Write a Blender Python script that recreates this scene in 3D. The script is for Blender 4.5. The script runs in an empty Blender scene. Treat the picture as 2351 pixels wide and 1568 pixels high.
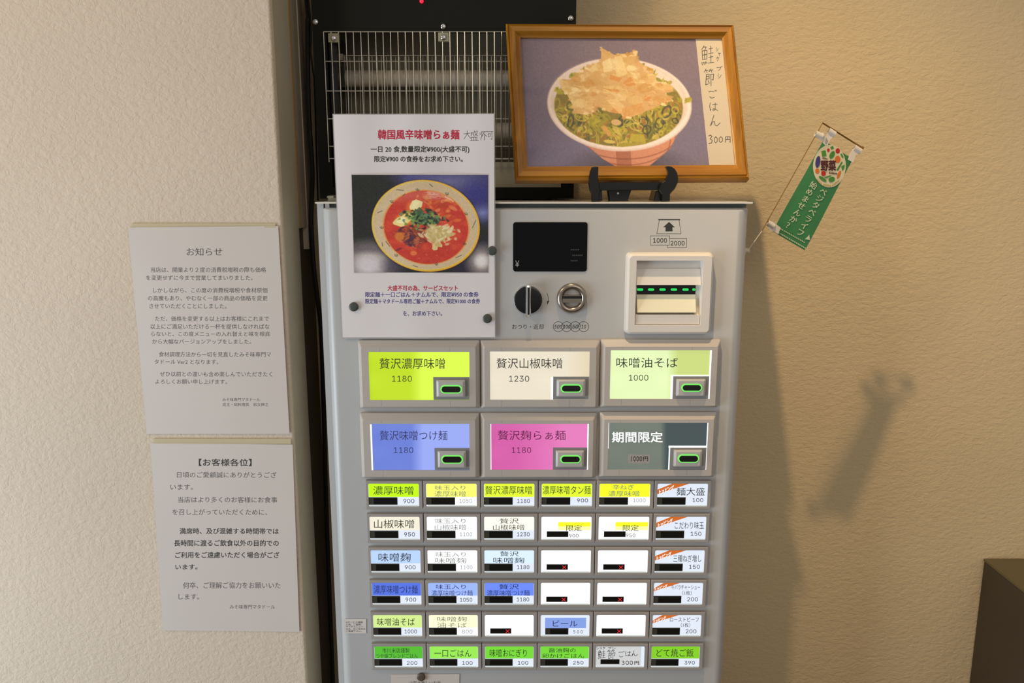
import bpy, math, random
import numpy as np
from mathutils import Vector

# ------------------------------------------------------------------ camera, world, lights
scene = bpy.context.scene
COL = scene.collection
ZC = 1.52                      # camera height
F = 1829.0                     # focal length in pixels of the 2351 px wide frame
PITCH = math.atan(F / 9430.0)
CP, SP = math.cos(PITCH), math.sin(PITCH)

cam_data = bpy.data.cameras.new('camera')
cam_data.sensor_width = 36.0
cam_data.lens = F / 2351 * 36.0
cam_data.clip_start = 0.02
cam = bpy.data.objects.new('camera', cam_data)
cam.location = (0, 0, ZC)
cam.rotation_euler = (math.pi / 2 - PITCH, 0, 0)
COL.objects.link(cam)
scene.camera = cam

scene.view_settings.view_transform = 'Standard'
scene.view_settings.look = 'None'
scene.view_settings.exposure = 0.0
scene.view_settings.gamma = 1.0
scene.view_settings.use_curve_mapping = False

world = bpy.data.worlds.new('world')
scene.world = world
world.use_nodes = True
bg = world.node_tree.nodes['Background']
bg.inputs[0].default_value = (1.0, 0.95, 0.90, 1)
bg.inputs[1].default_value = 0.31


def light(name, kind, loc, target, power, color, **kw):
    d = bpy.data.lights.new(name, kind)
    d.energy = power
    d.color = color
    for k, v in kw.items():
        setattr(d, k, v)
    o = bpy.data.objects.new(name, d)
    o.location = loc
    o.rotation_euler = (Vector(target) - Vector(loc)).to_track_quat('-Z', 'Y').to_euler()
    COL.objects.link(o)
    return o


# warm ceiling spot over the machine (casts the shadows of frame, machine and banner on the wall)
light('ceiling_spot', 'SPOT', (0.02, 0.74, ZC + 1.0), (1.12, 1.32, ZC - 1.2), 56, (1.0, 0.72, 0.40),
      spot_size=math.radians(60), spot_blend=1.0, shadow_soft_size=0.016)
# daylight from the shop window, on the left behind the camera
light('window_daylight', 'AREA', (-2.1, 0.1, ZC - 0.75), (-0.3, 1.1, ZC - 0.6), 36, (0.74, 0.88, 1.0),
      shape='RECTANGLE', size=1.2, size_y=1.2)
light('ceiling_lamp', 'POINT', (-1.3, 0.1, ZC + 0.95), (-1, 1.1, ZC), 23, (1.0, 0.76, 0.48), shadow_soft_size=0.12)
# soft fill added behind the camera to brighten the scene, no known lamp
light('room_lamp', 'AREA', (0.9, -1.3, ZC + 0.9), (0.2, 1.2, ZC - 0.7), 8, (1.0, 0.86, 0.70),
      shape='RECTANGLE', size=1.2, size_y=0.8)


# ------------------------------------------------------------------ geometry helpers
def at(px, py, D):
    """photo pixel -> world point on the vertical plane y = D"""
    v = 784.0 - py
    dx, dy, dz = px - 1175.5, v * SP + F * CP, v * CP - F * SP
    t = D / dy
    return Vector((dx * t, D, ZC + dz * t))


class Plane:
    """a flat surface: point, normal (towards the viewer), optional ripple(x, z)"""
    def __init__(s, o, n, disp=None):
        s.o, s.n, s.disp = Vector(o), Vector(n).normalized(), disp

    def at(s, px, py, w=0.0):
        v = 784.0 - py
        d = Vector((px - 1175.5, v * SP + F * CP, v * CP - F * SP))
        c = Vector((0, 0, ZC))
        t = (s.o - c).dot(s.n) / d.dot(s.n)
        p = c + d * t
        if s.disp:
            w = w + s.disp(p.x, p.z)
        return p + s.n * w


def front(D, disp=None):
    return Plane((0, D, ZC), (0, -1, 0), disp)


def link(name, mesh, parent=None, mat=None):
    o = bpy.data.objects.new(name, mesh)
    COL.objects.link(o)
    if parent is not None:
        o.parent = parent
    if mat is not None and not mesh.materials:
        mesh.materials.append(mat)
    return o


def tag(o, label=None, cat=None, group=None, kind=None):
    if label: o['label'] = label
    if cat: o['category'] = cat
    if group: o['group'] = group
    if kind: o['kind'] = kind
    return o


def empty(name, label, cat, group=None):
    o = bpy.data.objects.new(name, None)
    o.empty_display_size = 0.02
    COL.objects.link(o)
    return tag(o, label, cat, group)


class MB:
    def __init__(s):
        s.v, s.f = [], []

    def add(s, vs, fs):
        b = len(s.v)
        s.v += [tuple(v) for v in vs]
        s.f += [tuple(b + i for i in f) for f in fs]
        return s

    def box(s, x0, x1, y0, y1, z0, z1):
        v = [(x, y, z) for z in (z0, z1) for y in (y0, y1) for x in (x0, x1)]
        return s.add(v, [(0, 2, 3, 1), (4, 5, 7, 6), (0, 1, 5, 4), (1, 3, 7, 5), (3, 2, 6, 7), (2, 0, 4, 6)])

    def loft(s, loops, cap0=False, cap1=True, closed=True):
        n = len(loops[0])
        vs = [p for l in loops for p in l]
        fs = []
        for k in range(len(loops) - 1):
            for i in range(n if closed else n - 1):
                j = (i + 1) % n
                fs.append((k * n + i, k * n + j, (k + 1) * n + j, (k + 1) * n + i))
        if cap0: fs.append(tuple(reversed(range(n))))
        if cap1: fs.append(tuple((len(loops) - 1) * n + i for i in range(n)))
        return s.add(vs, fs)

    def prism(s, pts, n, w0, w1, bev=0.0):
        """polygon (world points) extruded along n from w0 to w1"""
        n = Vector(n)
        c = sum((Vector(p) for p in pts), Vector()) / len(pts)
        l0 = [Vector(p) + n * w0 for p in pts]
        l1 = [Vector(p) + n * (w1 - bev) for p in pts]
        loops = [l0, l1]
        if bev:
            loops.append([Vector(p) + (c - Vector(p)).normalized() * bev + n * w1 for p in pts])
        return s.loft(loops, True, True)

    def tube(s, pts, r, seg=8, cap=True):
        pts = [Vector(p) for p in pts]
        rr = r if isinstance(r, (list, tuple)) else [r] * len(pts)
        loops = []
        up = Vector((0.123, -0.9, 0.3)).normalized()
        for i, p in enumerate(pts):
            a = pts[max(i - 1, 0)]
            b = pts[min(i + 1, len(pts) - 1)]
            d = (b - a).normalized()
            u = d.cross(up)
            if u.length < 1e-3: u = d.cross(Vector((1, 0, 0)))
            u.normalize()
            w = d.cross(u)
            loops.append([p + (u * math.cos(t) + w * math.sin(t)) * rr[i]
                          for t in [2 * math.pi * k / seg for k in range(seg)]])
        return s.loft(loops, cap, cap)

    def lathe(s, c, prof, axis=(0, -1, 0), seg=40, cap0=False, cap1=True):
        """prof: list of (radius, height along axis)"""
        a = Vector(axis).normalized()
        u = a.orthogonal().normalized()
        w = a.cross(u)
        c = Vector(c)
        loops = [[c + a * h + (u * math.cos(t) + w * math.sin(t)) * r
                  for t in [2 * math.pi * k / seg for k in range(seg)]] for r, h in prof]
        return s.loft(loops, cap0, cap1)

    def build(s, name, mat, parent=None, smooth=False, auto=None):
        m = bpy.data.meshes.new(name)
        m.from_pydata(s.v, [], s.f)
        m.materials.append(mat)
        m.validate()
        m.update()
        import bmesh
        b = bmesh.new(); b.from_mesh(m)
        bmesh.ops.recalc_face_normals(b, faces=b.faces)
        b.to_mesh(m); b.free()
        if smooth or auto:
            for p in m.polygons: p.use_smooth = True
            m.set_sharp_from_angle(angle=math.radians(auto or 40))
        return link(name, m, parent)


def rr(x0, x1, z0, z1, r, y, n=4):
    """rounded rectangle loop on plane y"""
    r = max(min(r, (x1 - x0) / 2, (z1 - z0) / 2), 1e-5)
    out = []
    for cx, cz, a0 in ((x1 - r, z1 - r, 0), (x0 + r, z1 - r, 90), (x0 + r, z0 + r, 180), (x1 - r, z0 + r, 270)):
        for k in range(n + 1):
            a = math.radians(a0 + 90 * k / n)
            out.append((cx + r * math.cos(a), y, cz + r * math.sin(a)))
    return out


def rect(px0, py0, px1, py1, D):
    """pixel rectangle -> world x0,x1,z0,z1 on plane y = D"""
    m = (py0 + py1) / 2
    return at(px0, m, D).x, at(px1, m, D).x, at(px0, py1, D).z, at(px0, py0, D).z


# ------------------------------------------------------------------ materials
def s2l(c):
    c = c / 255.0
    return c / 12.92 if c <= 0.04045 else ((c + 0.055) / 1.055) ** 2.4


def L(rgb, g=1.0):
    return tuple(s2l(c) * g for c in rgb) + (1.0,)


MATS = {}


def mat(name, rgb=(200, 200, 200), rough=0.5, metal=0.0, emis=None, estr=1.0, coat=0.0, spec=0.5, gain=1.0, alpha=1.0,
        noise=None, bump=None, trans=0.0):
    """plain procedural material; noise=(scale, amount) tints, bump=(scale, strength, distance)"""
    if name in MATS: return MATS[name]
    m = bpy.data.materials.new(name)
    m.use_nodes = True
    nt = m.node_tree
    b = nt.nodes['Principled BSDF']
    b.inputs['Base Color'].default_value = L(rgb, gain)
    b.inputs['Roughness'].default_value = rough
    b.inputs['Metallic'].default_value = metal
    b.inputs['Specular IOR Level'].default_value = spec
    b.inputs['Coat Weight'].default_value = coat
    b.inputs['Coat Roughness'].default_value = 0.12
    b.inputs['Alpha'].default_value = alpha
    b.inputs['Transmission Weight'].default_value = trans
    if emis:
        b.inputs['Emission Color'].default_value = L(emis)
        b.inputs['Emission Strength'].default_value = estr
    if noise or bump:
        tc = nt.nodes.new('ShaderNodeTexCoord')
    if noise:
        n = nt.nodes.new('ShaderNodeTexNoise'); n.inputs['Scale'].default_value = noise[0]
        n.inputs['Detail'].default_value = 4
        nt.links.new(tc.outputs['Object'], n.inputs['Vector'])
        r = nt.nodes.new('ShaderNodeMapRange')
        r.inputs[1].default_value = 0.3; r.inputs[2].default_value = 0.7
        r.inputs[3].default_value = 1 - noise[1]; r.inputs[4].default_value = 1 + noise[1]
        nt.links.new(n.outputs[0], r.inputs[0])
        x = nt.nodes.new('ShaderNodeVectorMath'); x.operation = 'SCALE'
        x.inputs[0].default_value = L(rgb, gain)[:3]
        nt.links.new(r.outputs[0], x.inputs['Scale'])
        nt.links.new(x.outputs[0], b.inputs['Base Color'])
    if bump:
        n = nt.nodes.new('ShaderNodeTexNoise'); n.inputs['Scale'].default_value = bump[0]
        n.inputs['Detail'].default_value = 3
        nt.links.new(tc.outputs['Object'], n.inputs['Vector'])
        u = nt.nodes.new('ShaderNodeBump'); u.inputs['Strength'].default_value = bump[1]
        u.inputs['Distance'].default_value = bump[2]
        nt.links.new(n.outputs[0], u.inputs['Height'])
        nt.links.new(u.outputs[0], b.inputs['Normal'])
    MATS[name] = m
    return m


def attr_mat(name, rough=0.5, emission=0.0, coat=0.0, base=1.0):
    m = bpy.data.materials.new(name)
    m.use_nodes = True
    nt = m.node_tree
    b = nt.nodes['Principled BSDF']
    a = nt.nodes.new('ShaderNodeVertexColor'); a.layer_name = 'print'
    v = nt.nodes.new('ShaderNodeVectorMath'); v.operation = 'SCALE'
    v.inputs['Scale'].default_value = base
    nt.links.new(a.outputs[0], v.inputs[0])
    nt.links.new(v.outputs[0], b.inputs['Base Color'])
    b.inputs['Roughness'].default_value = rough
    b.inputs['Coat Weight'].default_value = coat
    b.inputs['Coat Roughness'].default_value = 0.05
    if emission:
        nt.links.new(a.outputs[0], b.inputs['Emission Color'])
        b.inputs['Emission Strength'].default_value = emission
    MATS[name] = m
    return m


def wall_mat(name, rgb, strength, dist, sx=105, sz=150):
    m = bpy.data.materials.new(name)
    m.use_nodes = True
    nt = m.node_tree
    b = nt.nodes['Principled BSDF']
    b.inputs['Roughness'].default_value = 0.85
    b.inputs['Specular IOR Level'].default_value = 0.2
    tc = nt.nodes.new('ShaderNodeTexCoord')
    mp = nt.nodes.new('ShaderNodeMapping'); mp.inputs['Scale'].default_value = (sx, sx, sz)
    nt.links.new(tc.outputs['Object'], mp.inputs['Vector'])
    n1 = nt.nodes.new('ShaderNodeTexNoise'); n1.inputs['Scale'].default_value = 1.0
    n1.inputs['Detail'].default_value = 4; n1.inputs['Roughness'].default_value = 0.55
    n1.inputs['Distortion'].default_value = 0.25
    nt.links.new(mp.outputs[0], n1.inputs['Vector'])
    # pressed creases: ridged noise
    n2 = nt.nodes.new('ShaderNodeTexNoise'); n2.inputs['Scale'].default_value = 0.55
    n2.inputs['Detail'].default_value = 2; n2.inputs['Distortion'].default_value = 0.7
    nt.links.new(mp.outputs[0], n2.inputs['Vector'])
    s1 = nt.nodes.new('ShaderNodeMath'); s1.operation = 'SUBTRACT'; s1.inputs[1].default_value = 0.5
    nt.links.new(n2.outputs[0], s1.inputs[0])
    s2 = nt.nodes.new('ShaderNodeMath'); s2.operation = 'ABSOLUTE'
    nt.links.new(s1.outputs[0], s2.inputs[0])
    s3 = nt.nodes.new('ShaderNodeMapRange'); s3.inputs[1].default_value = 0; s3.inputs[2].default_value = 0.05
    s3.inputs[3].default_value = 0; s3.inputs[4].default_value = 0.14
    nt.links.new(s2.outputs[0], s3.inputs[0])
    ad = nt.nodes.new('ShaderNodeMath'); ad.operation = 'ADD'
    nt.links.new(n1.outputs[0], ad.inputs[0]); nt.links.new(s3.outputs[0], ad.inputs[1])
    bp = nt.nodes.new('ShaderNodeBump'); bp.inputs['Strength'].default_value = strength
    bp.inputs['Distance'].default_value = dist
    nt.links.new(ad.outputs[0], bp.inputs['Height'])
    nt.links.new(bp.outputs[0], b.inputs['Normal'])
    n3 = nt.nodes.new('ShaderNodeTexNoise'); n3.inputs['Scale'].default_value = 2.5
    nt.links.new(tc.outputs['Object'], n3.inputs['Vector'])
    r = nt.nodes.new('ShaderNodeMapRange')
    r.inputs[1].default_value = 0.3; r.inputs[2].default_value = 0.7
    r.inputs[3].default_value = 0.96; r.inputs[4].default_value = 1.03
    nt.links.new(n3.outputs[0], r.inputs[0])
    x = nt.nodes.new('ShaderNodeVectorMath'); x.operation = 'SCALE'
    x.inputs[0].default_value = L(rgb)[:3]
    nt.links.new(r.outputs[0], x.inputs['Scale'])
    nt.links.new(x.outputs[0], b.inputs['Base Color'])
    MATS[name] = m
    return m


def wood_mat(name, c0, c1, rot, rough=0.3):
    m = bpy.data.materials.new(name)
    m.use_nodes = True
    nt = m.node_tree
    b = nt.nodes['Principled BSDF']
    b.inputs['Roughness'].default_value = rough
    b.inputs['Coat Weight'].default_value = 0.4
    b.inputs['Coat Roughness'].default_value = 0.2
    tc = nt.nodes.new('ShaderNodeTexCoord')
    mp = nt.nodes.new('ShaderNodeMapping')
    mp.inputs['Scale'].default_value = (4, 60, 160) if rot else (160, 60, 4)
    nt.links.new(tc.outputs['Object'], mp.inputs['Vector'])
    n = nt.nodes.new('ShaderNodeTexNoise'); n.inputs['Scale'].default_value = 1; n.inputs['Detail'].default_value = 5
    n.inputs['Distortion'].default_value = 0.4
    nt.links.new(mp.outputs[0], n.inputs['Vector'])
    cr = nt.nodes.new('ShaderNodeValToRGB')
    cr.color_ramp.elements[0].position = 0.32; cr.color_ramp.elements[0].color = L(c0)
    cr.color_ramp.elements[1].position = 0.68; cr.color_ramp.elements[1].color = L(c1)
    nt.links.new(n.outputs[0], cr.inputs[0])
    nt.links.new(cr.outputs[0], b.inputs['Base Color'])
    MATS[name] = m
    return m


M_wall = wall_mat('cream_wallpaper', (216, 200, 180), 0.5, 0.003, 120, 150)
M_wall_r = wall_mat('cream_wallpaper_back', (218, 196, 156), 0.42, 0.003, 95, 165)
M_side = mat('smooth_cream_paint', (200, 188, 162), 0.7, noise=(20, 0.03))
M_trim = mat('beige_plastic_trim', (208, 192, 170), 0.5)
M_darktrim = mat('dark_grey_brown_trim', (92, 80, 60), 0.7, noise=(14, 0.15))
M_floor = mat('dark_floor', (110, 90, 70), 0.5, noise=(8, 0.2))
M_white = mat('white_painted_steel', (184, 184, 183), 0.32, spec=0.5, bump=(900, 0.05, 0.0004))
M_lid = mat('white_lid_steel', (222, 216, 205), 0.3)
M_bodygrey = mat('body_grey_steel', (120, 130, 128), 0.5)
M_bezel = mat('grey_plastic_bezel', (190, 182, 174), 0.42)
M_cell = mat('grey_cell_plastic', (166, 160, 155), 0.45)
M_plate = mat('mid_grey_plate', (140, 140, 140), 0.5)
M_cap = mat('light_grey_button', (190, 186, 182), 0.35)
M_black = mat('black_plastic', (14, 14, 14), 0.3)
M_blackgloss = mat('black_glass', (4, 5, 7), 0.06, spec=0.25)
M_chrome = mat('chrome', (225, 225, 225), 0.12, 1.0)
M_steel = mat('brushed_steel', (170, 160, 148), 0.28, 1.0)
M_ink = mat('dark_ink', (52, 52, 50), 0.7)
M_inkpaper = mat('faded_ink', (92, 88, 88), 0.8)
M_red = mat('red_ink', (196, 40, 70), 0.7)
M_blue = mat('blue_ink', (70, 66, 140), 0.7)
M_paper = mat('white_paper', (234, 228, 228), 0.28, coat=0.25, noise=(9, 0.015))
M_paper2 = mat('white_paper_matt', (212, 202, 194), 0.45, noise=(9, 0.015))
M_film = mat('clear_film_edge', (205, 200, 198), 0.12, alpha=0.45)
M_magnet = mat('dark_green_grey_magnet', (70, 76, 68), 0.45)
M_magnet_b = mat('brown_magnet', (92, 78, 68), 0.45)
M_blackcab = mat('matt_black_steel', (20, 21, 16), 0.6, spec=0.2, bump=(700, 0.1, 0.0005))
M_wire = mat('galvanised_wire', (205, 200, 185), 0.25, 1.0)
M_cable = mat('black_cable', (13, 12, 11), 0.5)
M_green_led = mat('green_led', (10, 90, 30), 0.4, emis=(40, 215, 95), estr=1.0)
M_ring = mat('green_light_ring', (60, 140, 50), 0.4, emis=(120, 235, 100), estr=0.95)
M_lens = mat('dark_lens', (20, 19, 16), 0.18)
M_redmark = mat('red_led_mark', (120, 10, 10), 0.4, emis=(245, 45, 55), estr=1.2)


# ------------------------------------------------------------------ lettering (queued, built together at the end)
QUEUE = {}


def text(parent, m, s, quad, plane, w=0.0001, mode='k', bold=0.0, shear=0.0, name='lettering'):
    """quad: (x0, y0, x1, y1) ink box in photo pixels on the given plane"""
    # a line of a printed sheet is a part of its own
    key = (name, parent.name, m.name) if name == 'lettering' else (name, parent.name, m.name, len(QUEUE))
    QUEUE.setdefault(key, []).append(('box', s, quad, plane, w, mode, bold, shear))


def text_axis(parent, m, s, org, right, up, plane, w=0.0001, bold=0.0, name='lettering'):
    """org = pixel of the glyph origin, right/up = pixel vectors of one em"""
    QUEUE.setdefault((name, parent.name, m.name), []).append(('axis', s, (org, right, up), plane, w, 'a', bold, 0.0))


def marks(parent, m, polys, plane, w=0.0001, name='lettering'):
    """flat printed polygons given in photo pixels"""
    QUEUE.setdefault((name, parent.name, m.name), []).append(('poly', None, polys, plane, w, '', 0, 0))


def stroke_polys(pts, wd):
    """polyline -> list of quads (pixels)"""
    out = []
    for (x0, y0), (x1, y1) in zip(pts[:-1], pts[1:]):
        dx, dy = x1 - x0, y1 - y0
        l = math.hypot(dx, dy) or 1e-6
        nx, ny = -dy / l * wd / 2, dx / l * wd / 2
        ex, ey = dx / l * wd * 0.3, dy / l * wd * 0.3
        out.append([(x0 + nx - ex, y0 + ny - ey), (x1 + nx + ex, y1 + ny + ey), (x1 - nx + ex, y1 - ny + ey), (x0 - nx - ex, y0 - ny - ey)])
    return out


def hand(parent, m, glyph, x0, y0, x1, y1, wd, plane, w=0.0001, skew=0.0):
    polys = []
    for st in HAND[glyph]:
        pts = [(x0 + (x1 - x0) * a + skew * (0.5 - b) * (x1 - x0), y0 + (y1 - y0) * b) for a, b in st]
        polys += stroke_polys(pts, wd)
    marks(parent, m, polys, plane, w)


HAND = {
 '鮭': [[(.24, 0), (.05, .2)], [(.2, .08), (.4, .07), (.3, .22)], [(.08, .27), (.12, .7)], [(.08, .27), (.46, .24), (.45, .68)],
        [(.1, .48), (.45, .45)], [(.12, .7), (.45, .67)], [(.27, .26), (.28, .68)], [(.06, .84), (.1, .98)],
        [(.14, .86), (.22, .84), (.24, .96)], [(.3, .84), (.36, .82), (.37, .93)], [(.42, .82), (.48, .88)],
        [(.6, .17), (.9, .13)], [(.75, .02), (.76, .36)], [(.56, .42), (.94, .36)], [(.6, .6), (.92, .55)],
        [(.77, .45), (.77, .85)], [(.55, .88), (1, .84)]],
 '節': [[(.2, 0), (.02, .2)], [(.12, .1), (.4, .08)], [(.25, .1), (.3, .22)], [(.62, 0), (.5, .16)], [(.58, .08), (.9, .05)],
        [(.7, .08), (.78, .2)], [(.2, .34), (.5, .3), (.5, .58)], [(.22, .34), (.16, .95), (.42, .88)], [(.22, .46), (.5, .44)],
        [(.2, .6), (.5, .58)], [(.62, .34), (.95, .3), (.9, .66), (.78, .62)], [(.68, .34), (.7, 1)], [(.4, .68), (.52, .86)]],
 'ご': [[(.1, .2), (.4, .12), (.72, .16)], [(.2, .75), (.4, .95), (.75, .85)], [(.8, 0), (.88, .12)], [(.94, 0), (1, .1)]],
 'こ': [[(.1, .2), (.4, .12), (.8, .2)], [(.2, .75), (.4, .95), (.9, .82)]],
 'は': [[(.1, 0), (.03, .4), (.1, .95), (.18, .8)], [(.35, .25), (.95, .2)], [(.68, .02), (.68, .8), (.52, .95), (.38, .85), (.48, .72), (.7, .78), (1, .95)]],
 'ん': [[(.4, 0), (.05, .98), (.3, .6), (.45, .6), (.5, .92), (.7, .98), (1, .7)]],
 '3': [[(.1, .12), (.5, 0), (.8, .18), (.4, .42), (.85, .6), (.7, .9), (.1, 1)]],
 '0': [[(.5, 0), (.15, .3), (.2, .8), (.5, 1), (.85, .75), (.85, .25), (.5, 0)]],
 '1': [[(.6, 0), (.45, 1)]],
 '円': [[(.1, .1), (.08, 1)], [(.1, .12), (.9, .08), (.92, .95), (.78, .9)], [(.5, .1), (.5, .5)], [(.1, .52), (.9, .5)]],
 '大': [[(.02, .38), (.95, .3)], [(.5, 0), (.48, .4), (.05, 1)], [(.5, .42), (.98, .92)]],
 '盛': [[(.15, .16), (.9, .12)], [(.16, .16), (.1, .55)], [(.2, .32), (.45, .3), (.4, .52)], [(.5, 0), (.6, .35), (.92, .52)], [(.85, .22), (.5, .55)],
        [(.78, 0), (.86, .06)], [(.15, .66), (.2, .94)], [(.15, .66), (.8, .64), (.78, .94)], [(.38, .66), (.39, .94)], [(.58, .65), (.58, .94)], [(0, .97), (1, .95)]],
 'り': [[(.2, .1), (.22, .4)], [(.75, 0), (.78, .5), (.4, 1)]],
 '不': [[(.02, .08), (1, .04)], [(.5, .08), (.05, .62)], [(.48, .3), (.48, 1)], [(.55, .35), (.9, .6)]],
 '可': [[(0, .08), (1, .04)], [(.15, .3), (.18, .62)], [(.15, .3), (.52, .28), (.5, .6), (.18, .62)], [(.78, .06), (.8, .95), (.62, .88)]],
 'シ': [[(.1, .1), (.35, .22)], [(.0, .45), (.28, .56)], [(.1, 1), (.6, .8), (.95, .3)]],
 'ャ': [[(.1, .5), (.9, .3), (.7, .6)], [(.35, .2), (.55, 1)]],
 'ケ': [[(.4, 0), (.05, .5)], [(.25, .3), (.95, .25)], [(.65, .3), (.55, .7), (.25, 1)]],
 'ブ': [[(0, .3), (.75, .22), (.6, .65), (.25, 1)], [(.78, 0), (.84, .14)], [(.93, 0), (1, .12)]],
}


def flush_text():
    latin = None
    try:      # the interface font that ships inside Blender, for the Helvetica-like figures
        import os
        latin = bpy.data.fonts.load(os.path.join(bpy.utils.system_resource('DATAFILES'), 'fonts', 'Inter.woff2'))
    except Exception:
        latin = None
    # unique strings -> font meshes
    uniq = {}
    for key, items in QUEUE.items():
        for it in items:
            if it[0] != 'poly':
                uniq[(it[1], it[5] == 'n', it[7])] = None
    objs = []
    for (s, num, shear) in uniq:
        c = bpy.data.curves.new('t', 'FONT')
        c.body = s; c.resolution_u = 2; c.shear = shear
        if num and latin: c.font = latin
        o = bpy.data.objects.new('t', c)
        COL.objects.link(o)
        objs.append(((s, num, shear), o, c))
    bpy.context.view_layer.update()
    dg = bpy.context.evaluated_depsgraph_get()
    for k, o, c in objs:
        m = bpy.data.meshes.new_from_object(o.evaluated_get(dg))
        vs = [(v.co.x, v.co.y) for v in m.vertices]
        fs = [tuple(p.vertices) for p in m.polygons]
        uniq[k] = (vs, fs)
        bpy.data.meshes.remove(m)
    for k, o, c in objs:
        bpy.data.objects.remove(o)
        bpy.data.curves.remove(c)
    for (name, pname, mname, *_), items in QUEUE.items():
        mb = MB()
        for kind, s, q, plane, w, mode, bold, shear in items:
            if kind == 'poly':
                for poly in q:
                    mb.add([plane.at(x, y, w) for x, y in poly], [tuple(range(len(poly)))])
                continue
            vs, fs = uniq[(s, mode == 'n', shear)]
            if not vs: continue
            if kind == 'axis':
                org, R_, U_ = q
                for e, k_ in (((-bold, 0), (bold, .00002)) if bold else ((0, 0),)):
                    mb.add([plane.at(org[0] + R_[0] * (x + e) + U_[0] * y, org[1] + R_[1] * (x + e) + U_[1] * y, w + k_) for x, y in vs], fs)
                continue
            x0, y0, x1, y1 = q
            ix0 = min(v[0] for v in vs); ix1 = max(v[0] for v in vs)
            ty, by = (0.83, -0.06)
            if mode in 'in':
                ty = max(v[1] for v in vs); by = min(v[1] for v in vs)
            e = bold * abs(y1 - y0) * 1.1
            for sx, sy, k_ in (((-e, -e, 0), (e, -e * .5, .00001), (-e, e * .5, .00002), (e, e, .00003)) if bold else ((0, 0, 0),)):
                pts = []
                for vx, vy in vs:
                    u = (vx - ix0) / (ix1 - ix0)
                    t = (ty - vy) / (ty - by)
                    pts.append(plane.at(x0 + sx + (x1 - x0) * u, y0 + sy + (y1 - y0) * t, w + k_))
                mb.add(pts, fs)
        m = bpy.data.meshes.new(name)
        m.from_pydata(mb.v, [], mb.f)
        m.materials.append(MATS[mname] if mname in MATS else bpy.data.materials[mname])
        m.update()
        link(name, m, bpy.data.objects[pname])


# ------------------------------------------------------------------ printed pictures painted into per-vertex colours
class Canvas:
    def __init__(s, X0, Y0, X1, Y1, w, h, bgc):
        s.x = np.linspace(X0, X1, w)[None, :].repeat(h, 0)
        s.y = np.linspace(Y0, Y1, h)[:, None].repeat(w, 1)
        s.c = np.zeros((h, w, 3)) + np.array(bgc, float)
        s.w, s.h = w, h

    def mix(s, a, col):
        s.c += (np.array(col, float) - s.c) * np.clip(a, 0, 1)[..., None]

    def ell_a(s, cx, cy, rx, ry, rot=0.0, soft=8.0):
        c, n = math.cos(rot), math.sin(rot)
        dx, dy = s.x - cx, s.y - cy
        u, v = dx * c + dy * n, -dx * n + dy * c
        d = (np.sqrt((u / rx) ** 2 + (v / ry) ** 2) - 1) * min(rx, ry)
        return np.clip(0.5 - d / soft, 0, 1)

    def ell(s, cx, cy, rx, ry, col, rot=0.0, soft=8.0, a=1.0, clip=None):
        m = s.ell_a(cx, cy, rx, ry, rot, soft) * a
        s.mix(m if clip is None else m * clip, col)

    def ring(s, cx, cy, rx, ry, t, col, rot=0.0, a=1.0, clip=None):
        m = np.clip(s.ell_a(cx, cy, rx, ry, rot) - s.ell_a(cx, cy, max(rx - t, 1), max(ry - t, 1), rot), 0, 1) * a
        s.mix(m if clip is None else m * clip, col)

    def poly_a(s, pts):
        ins = np.zeros((s.h, s.w), bool)
        n = len(pts)
        for i in range(n):
            x0, y0 = pts[i]; x1, y1 = pts[(i + 1) % n]
            if y0 == y1: continue
            c = ((y0 > s.y) != (y1 > s.y)) & (s.x < (x1 - x0) * (s.y - y0) / (y1 - y0) + x0)
            ins ^= c
        a = ins.astype(float)
        b = a.copy()
        b[1:-1, 1:-1] = (a[1:-1, 1:-1] * 4 + a[:-2, 1:-1] + a[2:, 1:-1] + a[1:-1, :-2] + a[1:-1, 2:]) / 8
        return b

    def poly(s, pts, col, a=1.0, clip=None):
        m = s.poly_a(pts) * a
        s.mix(m if clip is None else m * clip, col)

    def line(s, pts, wd, col, a=1.0):
        for p in stroke_polys(pts, wd): s.poly(p, col, a)

    def noise(s, cell, seed):
        rs = np.random.RandomState(seed)
        gx = (s.x - s.x.min()) / cell; gy = (s.y - s.y.min()) / cell
        g = rs.rand(int(gy.max()) + 3, int(gx.max()) + 3)
        ix, iy = gx.astype(int), gy.astype(int)
        fx, fy = gx - ix, gy - iy
        fx = fx * fx * (3 - 2 * fx); fy = fy * fy * (3 - 2 * fy)
        return (g[iy, ix] * (1 - fx) + g[iy, ix + 1] * fx) * (1 - fy) + (g[iy + 1, ix] * (1 - fx) + g[iy + 1, ix + 1] * fx) * fy


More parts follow.
